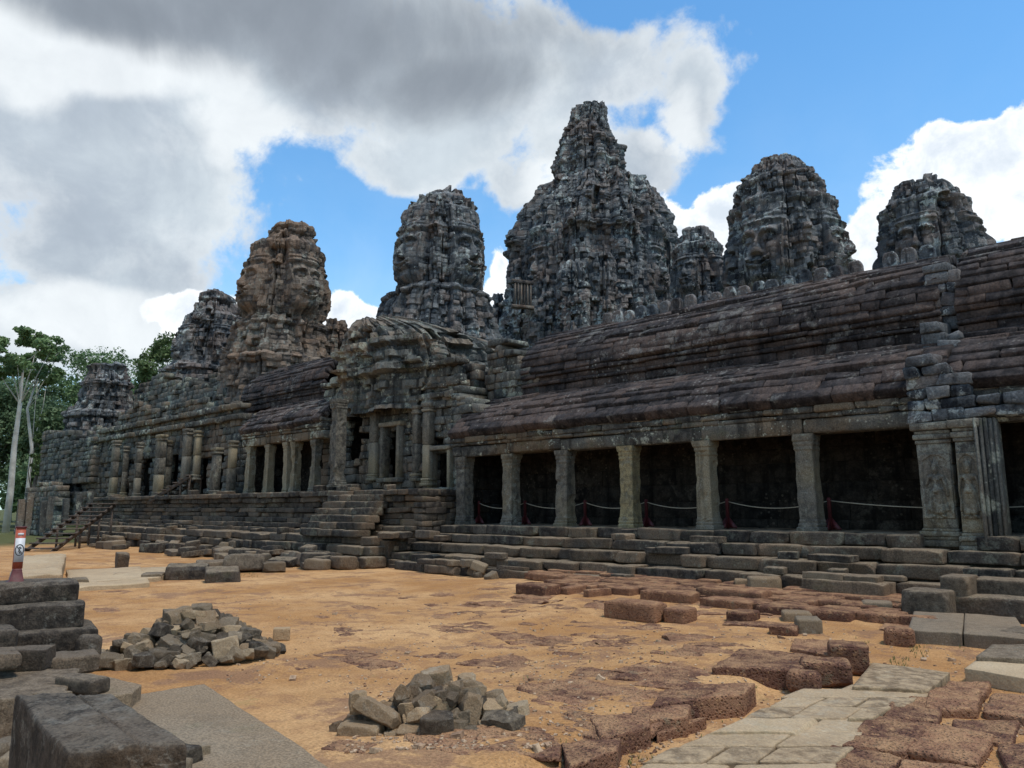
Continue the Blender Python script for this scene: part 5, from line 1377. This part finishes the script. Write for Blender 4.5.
blkR('long moulded plinth block running off the right edge', 979, 1060, 578, 598, z0=.52, dep=.9, sink=.15)
blkR('rounded block standing on the terrace edge left of the cracked one', 902, 934, 560, 577, z0=.62, dep=.6, rnd=.2)
blkR('cracked dressed block on the terrace edge', 936, 982, 558, 576, z0=.62, dep=.7)
blkR('large dressed block on the terrace edge at the right border', 984, 1060, 557, 580, z0=.62, dep=.9)
blkR('small flat stone between the dressed blocks', 965, 985, 571, 580, z0=.62, dep=.3, rnd=.25)
blkR('long stone with a moulded edge at the right border below the ledge', 1002, 1060, 628, 650, dep=.8)
blkR('small square stone under the rounded terrace block', 900, 930, 574, 588, z0=.4, dep=.5)
# loose blocks along the terrace edge
TG = 'loose blocks scattered along the terrace edge'
for (a, b, c_, d_, z0, mt, lb) in [(744, 786, 545, 564, .62, M_BLOCK, 'large loose block tilted on the terrace edge below the fifth column'), (786, 800, 556, 566, .62, M_BLOCK, 'pale squat stone right of the large loose block'), (798, 812, 556, 566, .6, M_RUBBLE, 'little pale cube among the terrace blocks'),
        (822, 862, 552, 567, .62, M_BLOCK, 'squared loose block standing below the widest bay'), (866, 880, 556, 568, .62, M_BLOCK, 'small dark stone between loose blocks below the widest bay'), (880, 930, 548, 566, .62, M_BLOCK, 'long loose block near the carved pier'),
        (734, 755, 578, 594, 0.1, M_RUBBLE, 'low grey stone left of the big boulder'), (748, 782, 576, 597, 0.1, M_RUBBLE, 'big grey boulder resting on the laterite rows'), (700, 745, 556, 572, .3, M_TERRACE, 'dark tilted slab end left of the boulder'),
        (782, 812, 610, 626, 0, M_RUBBLE, 'small pale cut stone on the laterite, upper one'), (795, 822, 616, 636, 0, M_RUBBLE, 'yellowish broken stone below the small pale cut stone'), (770, 800, 623, 637, 0, M_LAT, 'crumbled laterite lump left of the yellowish broken stone'),
        (862, 892, 600, 617, 0.05, M_BLOCK, 'rounded dark boulder on the laterite at the right')]:
    blk('loose_block', lb, 'stone block', a, b, c_, d_, mt, z0=z0, dep=.55, group=TG, rnd=.14, rough=.025, chips=7, cut=.78)
for k in range(26):
    px = random.uniform(345, 905); tier = random.choice([(19.3, .60), (19.9, .62), (20.5, .97), (21.1, 1.30), (18.9, .3)])
    c = hy(px, 540, tier[0]); c[2] = tier[1]; s = random.uniform(.4, 1.3); hh = random.uniform(.10, .26)
    o = stone('loose_block', c + [0, 0, hh / 2 - .02], (s, random.uniform(.3, .5), hh), M_BLOCK if random.random() < .5 else M_TERRACE, yaw=random.gauss(0, .25), n=7, roll=random.gauss(0, .05), rnd=.14, rough=.025)
    tag(o, 'loose sandstone piece lying on the stepped ledges of the right terrace', 'stone block', TG)
# fallen blocks left of centre, in front of the high terrace
QG = 'fallen blocks at the foot of the high terrace'
for (a, b, c_, d_, lb, roll, mt) in [(166, 208, 564, 579, 'long rough boulder slab on the sand, centre of the left debris', .08, M_TERRACE), (224, 266, 555, 572, 'tilted flat slab with a pale top leaning on the debris', -.22, M_BLOCK), (115, 128, 552, 568, 'small upright block left of the debris', 0, M_TERRACE),
        (205, 240, 568, 582, 'broken wedge of stone in the debris', .15, M_TERRACE), (72, 88, 577, 586, 'small brown stone alone on the sand near the left edge', 0, M_RUBBLE), (196, 232, 560, 572, 'pale broken slab behind the wedge of stone', .05, M_SLAB), (262, 285, 561, 572, 'sandy stone at the foot of the terrace wall', 0, M_RUBBLE),
        (300, 330, 552, 568, 'squared block set in the terrace foot', 0, M_TERRACE), (142, 165, 572, 580, 'flat flake of stone left of the rough boulder slab', 0, M_SLAB), (330, 352, 560, 568, 'pale flat stone at the terrace foot', 0, M_RUBBLE), (352, 372, 560, 568, 'second pale flat stone at the terrace foot', 0, M_RUBBLE)]:
    blk('fallen_block', lb, 'stone block', a, b, c_, d_, mt, dep=1.0, group=QG, roll=roll, rough=.03, chips=7, cut=.78, rnd=.12)
for k in range(60):
    px = random.uniform(90, 345); t_ = random.random(); Yr = random.uniform(16.8, 18.8)
    c = hy(px, 540, Yr); c[2] = 0; s = random.uniform(.5, 1.5); hh = random.uniform(.2, .55)
    o = stone('fallen_block', c + [0, 0, hh * .4 + (.25 if Yr > 18.1 else 0)], (s, random.uniform(.4, .8), hh), random.choice([M_TERRACE, M_TERRACE, M_BLOCK]), yaw=random.gauss(0, .35), n=7, roll=random.gauss(0, .1), pitch=random.gauss(0, .06), rnd=.14, rough=.03, chips=6, cut=.78)
    tag(o, 'dark fallen block in the debris below the high terrace', 'stone block', QG)
for k in range(26):
    px = random.uniform(110, 460); tier = random.choice([(19.3, 1.15), (19.8, 1.15), (20.9, 3.12)])
    c = hy(px, 540, tier[0]); c[2] = tier[1]; s = random.uniform(.35, 1.1); hh = random.uniform(.16, .36)
    o = stone('fallen_block', c + [0, 0, hh / 2 - .03], (s, random.uniform(.4, .6), hh), M_TERRACE, yaw=random.gauss(0, .3), n=7, roll=random.gauss(0, .06), rnd=.14, rough=.03)
    tag(o, 'dark loose block lying on top of the high terrace ledges', 'stone block', QG)
# low kerb of old paving in the sand at far left
for (q, lb) in (([(70, 588), (150, 583), (140, 566), (66, 570)], 'wide sandy paving slab at the far left of the court'), ([(96, 582), (160, 577), (200, 566), (130, 567)], 'second sandy paving slab at the far left of the court')):
    slab_px('paving_slab', lb, 'paving slab', q, .10, .2, M_PATH, 'sandy paving at the far left of the court', n=14, rough=.012)
slab_px('stone_wall', 'low pale wall stump behind the red marker post at the left edge', 'stone wall', [(8, 578), (62, 572), (66, 553), (18, 556)], .55, .7, M_PATH, None, n=16, rough=.03)

# ------------------------------------------------------------------ red marker post with a sign
M_ORG = plain_mat('orange red painted wood', (0.30, 0.06, 0.03), (0.42, 0.09, 0.045), 0.55, 5)
M_WHITE = plain_mat('white sign panel', (0.50, 0.50, 0.52), (0.62, 0.62, 0.63), 0.5, 5, 0.002)
M_BLACK = plain_mat('black sign paint', (0.02, 0.02, 0.02), (0.035, 0.035, 0.035), 0.5, 5, 0.002)
base = hd(15.5, 584.5, 12.95); q1 = hd(15.5, 528, 12.95); Hp = q1[2] - base[2]
mk = thing('marker_post', 'red and orange marker post with a white pictogram plate on the left stack', 'marker post', base)
vy = math.atan2(base[1], base[0]) - math.pi / 2; Rm = rotm(vy + .1)
def mbox(name, x0, x1, y0, y1, z0, z1, mat):
    V, Q = box_arrays(x0, x1, y0, y1, z0, z1); return mesh_obj(name, V @ Rm.T + base, Q, mat, mk, tone=np.zeros(8), offset=base)
V, Fc = lathe_square([(0, .12), (.04, .11), (.05, .085), (.2, .055), (Hp * .28, .05)], 3); mesh_obj('foot', V @ Rm.T + base, Fc, M_RED, mk, tone=np.zeros(len(V)), offset=base)
mbox('shaft', -.058, .058, -.05, .05, Hp * .28, Hp, M_ORG)
mbox('cap', -.066, .066, -.06, .06, Hp, Hp + .02, M_RED)
pl = mbox('plate', -.058, .058, -.060, -.0515, Hp * .40, Hp * .82, M_WHITE)
# pictogram: a barred ring round a climbing figure
def ring_pts(cx, cz, r, n=24): return [np.array([cx + r * math.cos(2 * math.pi * k / n), -.0625, cz + r * 1.5 * math.sin(2 * math.pi * k / n)]) for k in range(n + 1)]
zc = Hp * .61
acc = Acc()
def stroke(pts, r):
    V, Fc = tube(pts, r, 5); V = V.copy(); V[:, 1] = -.0625 + (V[:, 1] + .0625) * .3; acc.add(V @ Rm.T + base, Fc)
stroke(ring_pts(0, zc, .050), .006)
stroke([np.array([-.035, -.0625, zc + .053]), np.array([.035, -.0625, zc - .053])], .005)
stroke([np.array([.0, -.0625, zc + .045]), np.array([.002, -.0625, zc + .03])], .012)
stroke([np.array([.0, -.0625, zc + .02]), np.array([-.008, -.0625, zc - .015]), np.array([.012, -.0625, zc - .05])], .007)
stroke([np.array([.0, -.0625, zc + .015]), np.array([.024, -.0625, zc + .03])], .005)
acc.build('pictogram', M_BLACK, pl, offset=base)
acc2 = None
txt = mbox('lettering', -.035, .035, -.0525, -.0505, Hp * .87, Hp * .91, M_WHITE)

# ------------------------------------------------------------------ gravel and pebbles
acc = Acc(); rs = np.random.RandomState(5)
base_v, base_q = cube_grid(1)
base_v = base_v * (1, .8, .55)
for k in range(5200):
    px = rs.uniform(200, 1024); py = 768 - (768 - 590) * rs.rand() ** 1.6
    if px < 345 and py > 680: continue
    if rs.rand() > .35 + .65 * float(fbm(np.array([[px * .02, py * .03, 1.0]]), 2, 4)[0] > 0): continue
    c = hz(px, py, 0); s = rs.uniform(.006, .020) * (1 + (rs.rand() < .03) * 1.6)
    c[2] = float(-.03) + s * .3
    V = base_v * s * (1 + .3 * rs.randn(8, 3) * .5) @ rotm(rs.rand() * 3, rs.randn() * .3).T
    acc.add(V + c, base_q, rs.rand())
V = np.concatenate(acc.V); zz = ground_z(V[:, 0], V[:, 1]); 
acc.V = [V + np.column_stack([zz * 0, zz * 0, zz + .03])]
acc.t = [np.concatenate(acc.t)]
tag(acc.build('gravel', stone_mat('mixed gravel', (0.14, 0.07, 0.045), (0.28, 0.155, 0.085), (0.44, 0.31, 0.20), lich=0, streak=0, spots=0, tonek=1.4, bmp=.002), None), 'fine gravel and stone chips scattered over the sand', 'gravel', kind='stuff')
# sparse low weeds between the stones
acc = Acc()
for k in range(900):
    if k % 3: px, py = rs.uniform(855, 965), rs.uniform(640, 668)
    else: px, py = random.choice([(rs.uniform(500, 760), rs.uniform(660, 750)), (rs.uniform(222, 258), rs.uniform(570, 577)), (rs.uniform(560, 700), rs.uniform(742, 768))])
    if float(fbm(np.array([[px * .05, py * .08, 2.0]]), 2, 4)[0]) < .05: continue
    c = hz(px, py, 0); c[2] = float(ground_z(c[:1], c[1:2])[0])
    for j in range(3):
        a = rs.rand() * 6.28; h_ = rs.uniform(.02, .06); w_ = .004
        d_ = np.array([math.cos(a), math.sin(a), 0]); s_ = np.array([-d_[1], d_[0], 0])
        V = np.array([c - s_ * w_, c + s_ * w_, c + d_ * h_ * .5 + [0, 0, h_] + s_ * w_ * .3, c + d_ * h_ * .5 + [0, 0, h_] - s_ * w_ * .3])
        acc.add(V, np.array([[0, 1, 2, 3]]), rs.rand())
M_WEED = plain_mat('low weeds', (0.06, 0.09, 0.02), (0.13, 0.15, 0.04), .8, 5, .002)
tag(acc.build('weeds', M_WEED, None), 'short green weeds growing between the stones', 'weeds', kind='stuff')

# ------------------------------------------------------------------ trees
def leaf_mat(name, a, b):
    m, t, p = new_mat(name)
    g = t.new('ShaderNodeNewGeometry').outputs['Position']
    at = t.new('ShaderNodeAttribute', attribute_name='tone').outputs['Fac']
    n = t.noise(g, .5, 4, .6)
    f = t.m('ADD', t.m('MULTIPLY', n, .6), t.m('MULTIPLY', at, .45))
    t.put(p.inputs['Base Color'], t.mix(t.rng(f, .25, .8), a, b)); p.inputs['Roughness'].default_value = .7
    p.inputs['Specular IOR Level'].default_value = .3
    tr = t.new('ShaderNodeBsdfTranslucent'); t.put(tr.inputs[0], t.mix(t.rng(f, .25, .8), a, b)); mx = t.new('ShaderNodeMixShader'); mx.inputs[0].default_value = .3
    t.l.new(p.outputs[0], mx.inputs[1]); t.l.new(tr.outputs[0], mx.inputs[2])
    out = [n_ for n_ in t.n if n_.type == 'OUTPUT_MATERIAL'][0]; t.l.new(mx.outputs[0], out.inputs[0])
    return m
M_LEAF = [leaf_mat('dark forest leaves', (0.07, 0.11, 0.06), (0.16, 0.23, 0.11)), leaf_mat('mid green leaves', (0.085, 0.14, 0.06), (0.20, 0.29, 0.12)), leaf_mat('pale green leaves', (0.08, 0.12, 0.045), (0.17, 0.23, 0.09))]
M_BARK = plain_mat('grey brown bark', (0.07, 0.055, 0.045), (0.17, 0.14, 0.11), .9, 1.5, .03)
M_PALEBARK = plain_mat('smooth pale bark', (0.34, 0.31, 0.27), (0.60, 0.56, 0.50), .8, .8, .02)
def tree(label, px, D, ytop, wpx, ybot_crown, kind=0, trunk=None, seed=0, n_leaf=5000, bark=None, sparse=False, clusters=26, name='broadleaf_tree', lsz=.30):
    rs = np.random.RandomState(seed + 400); g = hd(px, 500, D); g[2] = 0
    top = zpx(px, ytop, D); cb = zpx(px, ybot_crown, D); sc = float((hd(px, 400, D) - C0) @ F3) / FPX; W = wpx * sc / 2
    cb = max(cb, 1.0)
    t = thing(name, label, 'tree', g, 'trees beyond the temple')
    acc = Acc(); tr = trunk or .35
    cz = (top + cb) / 2; H = (top - cb) / 2
    pts = [g + [0, 0, -0.3]]; 
    for f in (.25, .5, .75, 1.0): pts.append(g + [rs.randn() * .25 * f, rs.randn() * .25 * f, (cb + H * .9) * f])
    acc.add(*tube(pts, [tr * 1.2, tr, tr * .85, tr * .65, tr * .3], 9))
    cl = []
    for k in range(clusters):
        a = rs.rand() * 6.28; el = math.asin(rs.uniform(-.75, 1)); rr = rs.uniform(.45, 1.0)
        q = np.array([g[0] + math.cos(a) * math.cos(el) * W * rr, g[1] + math.sin(a) * math.cos(el) * W * rr, cz + math.sin(el) * H * rr])
        r = rs.uniform(.22, .42) * min(W, H) * (.62 if sparse else 1.15)
        cl.append((q, r))
        if sparse and k % 3: continue
        st = pts[2 + rs.randint(0, 3)]; md = (st + q) / 2 + rs.randn(3) * .3 + [0, 0, -.4]
        acc.add(*tube([st, md, q], [tr * (.28 if sparse else .35), tr * .16, tr * .04], 6))
    acc.build('trunk', bark or M_BARK, t, offset=g, smooth=True)
    tot = sum(r ** 2 for _, r in cl); Vs = []; tn = []; n_leaf = int(n_leaf * 1.7)
    for q, r in cl:
        n = int(n_leaf * r * r / tot); d = rs.randn(n, 3); d /= np.linalg.norm(d, axis=1, keepdims=True)
        rad = r * rs.rand(n) ** .4; c = q + d * rad[:, None] * (1.15, 1.15, .72)
        c += .35 * r * np.column_stack([vnoise(c * 1.1 + 3 * j, 50 + j) for j in range(3)])
        nn = rs.randn(n, 3) + d * .6 + [0, 0, .5]; nn /= np.linalg.norm(nn, axis=1, keepdims=True)
        t1 = np.cross(nn, rs.randn(n, 3)); t1 /= np.linalg.norm(t1, axis=1, keepdims=True); t2 = np.cross(nn, t1)
        s = lsz * rs.uniform(.6, 1.3, n)[:, None]
        Vs.append(np.stack([c - t1 * s * .5, c - t2 * s * .28, c + t1 * s * .5, c + t2 * s * .28], axis=1).reshape(-1, 3)); tn.append(np.repeat(np.clip(rs.rand() * .5 + rs.rand(n) * .5, 0, 1), 4))
    V = np.concatenate(Vs); Q = np.arange(len(V)).reshape(-1, 4)
    mesh_obj('crown', V, Q, M_LEAF[kind], t, tone=np.concatenate(tn), smooth=False, offset=(g[0], g[1], cz))
    return t
TL = [('distant rounded tree beyond the others near the low ruined tower', 84, 165, 352, 130, 540, 1, .5, 21, 14000, None, False),
      ('distant tree mass beyond the pale trunks', 10, 160, 362, 130, 540, 0, .5, 22, 14000, None, False),
      ('distant tree showing left of the small dark tower', 150, 165, 356, 110, 540, 1, .5, 23, 12000, None, False),
      ('bare limbed pale trunk tree with thin crown at the left edge', 9, 92, 321, 66, 395, 1, .30, 1, 2800, M_PALEBARK, True),
      ('second slimmer pale trunk tree beside the first at the left edge', 27, 97, 332, 52, 400, 1, .2, 2, 2000, M_PALEBARK, True),
      ('dark dense tree behind the pale trunks', 22, 122, 356, 80, 500, 0, .4, 3, 9000, None, False),
      ('rounded green tree between the pale trunks and the low ruined tower', 66, 125, 350, 70, 500, 1, .4, 4, 9000, None, False),
      ('broad green tree directly behind the low ruined tower', 108, 128, 351, 74, 500, 1, .4, 5, 9000, None, False),
      ('light green tree with spreading crown left of the small dark tower', 148, 104, 330, 46, 430, 2, .3, 6, 5000, None, False),
      ('bushy tree behind the ruined hall', 165, 125, 352, 60, 500, 1, .4, 7, 6000, None, False),
      ('low bright green shrubby tree at the foot of the pale trunks', 26, 100, 470, 40, 520, 1, .2, 8, 5000, None, False),
      ('dark mass of a tree filling the left edge', -20, 120, 372, 80, 520, 0, .4, 9, 8000, None, False),
      ('dark lower tree behind the far left ruined wall', 52, 112, 398, 70, 520, 0, .3, 10, 9000, None, False),
      ('dark lower tree behind the low ruined tower', 120, 112, 388, 60, 520, 0, .3, 11, 7000, None, False),
      ('tall slender tree with a yellow green vine beside the far left wall', 33, 94, 412, 14, 500, 2, .25, 12, 1800, None, True)]
for (lb, px, D, yt, w, yb, kd, tr, sd_, nl, bk, spz) in TL:
    tree(lb, px, D, yt, w, yb, kd, tr, sd_, nl, bk, spz, clusters=30 if spz else 34, lsz=.46 if not spz else .42)
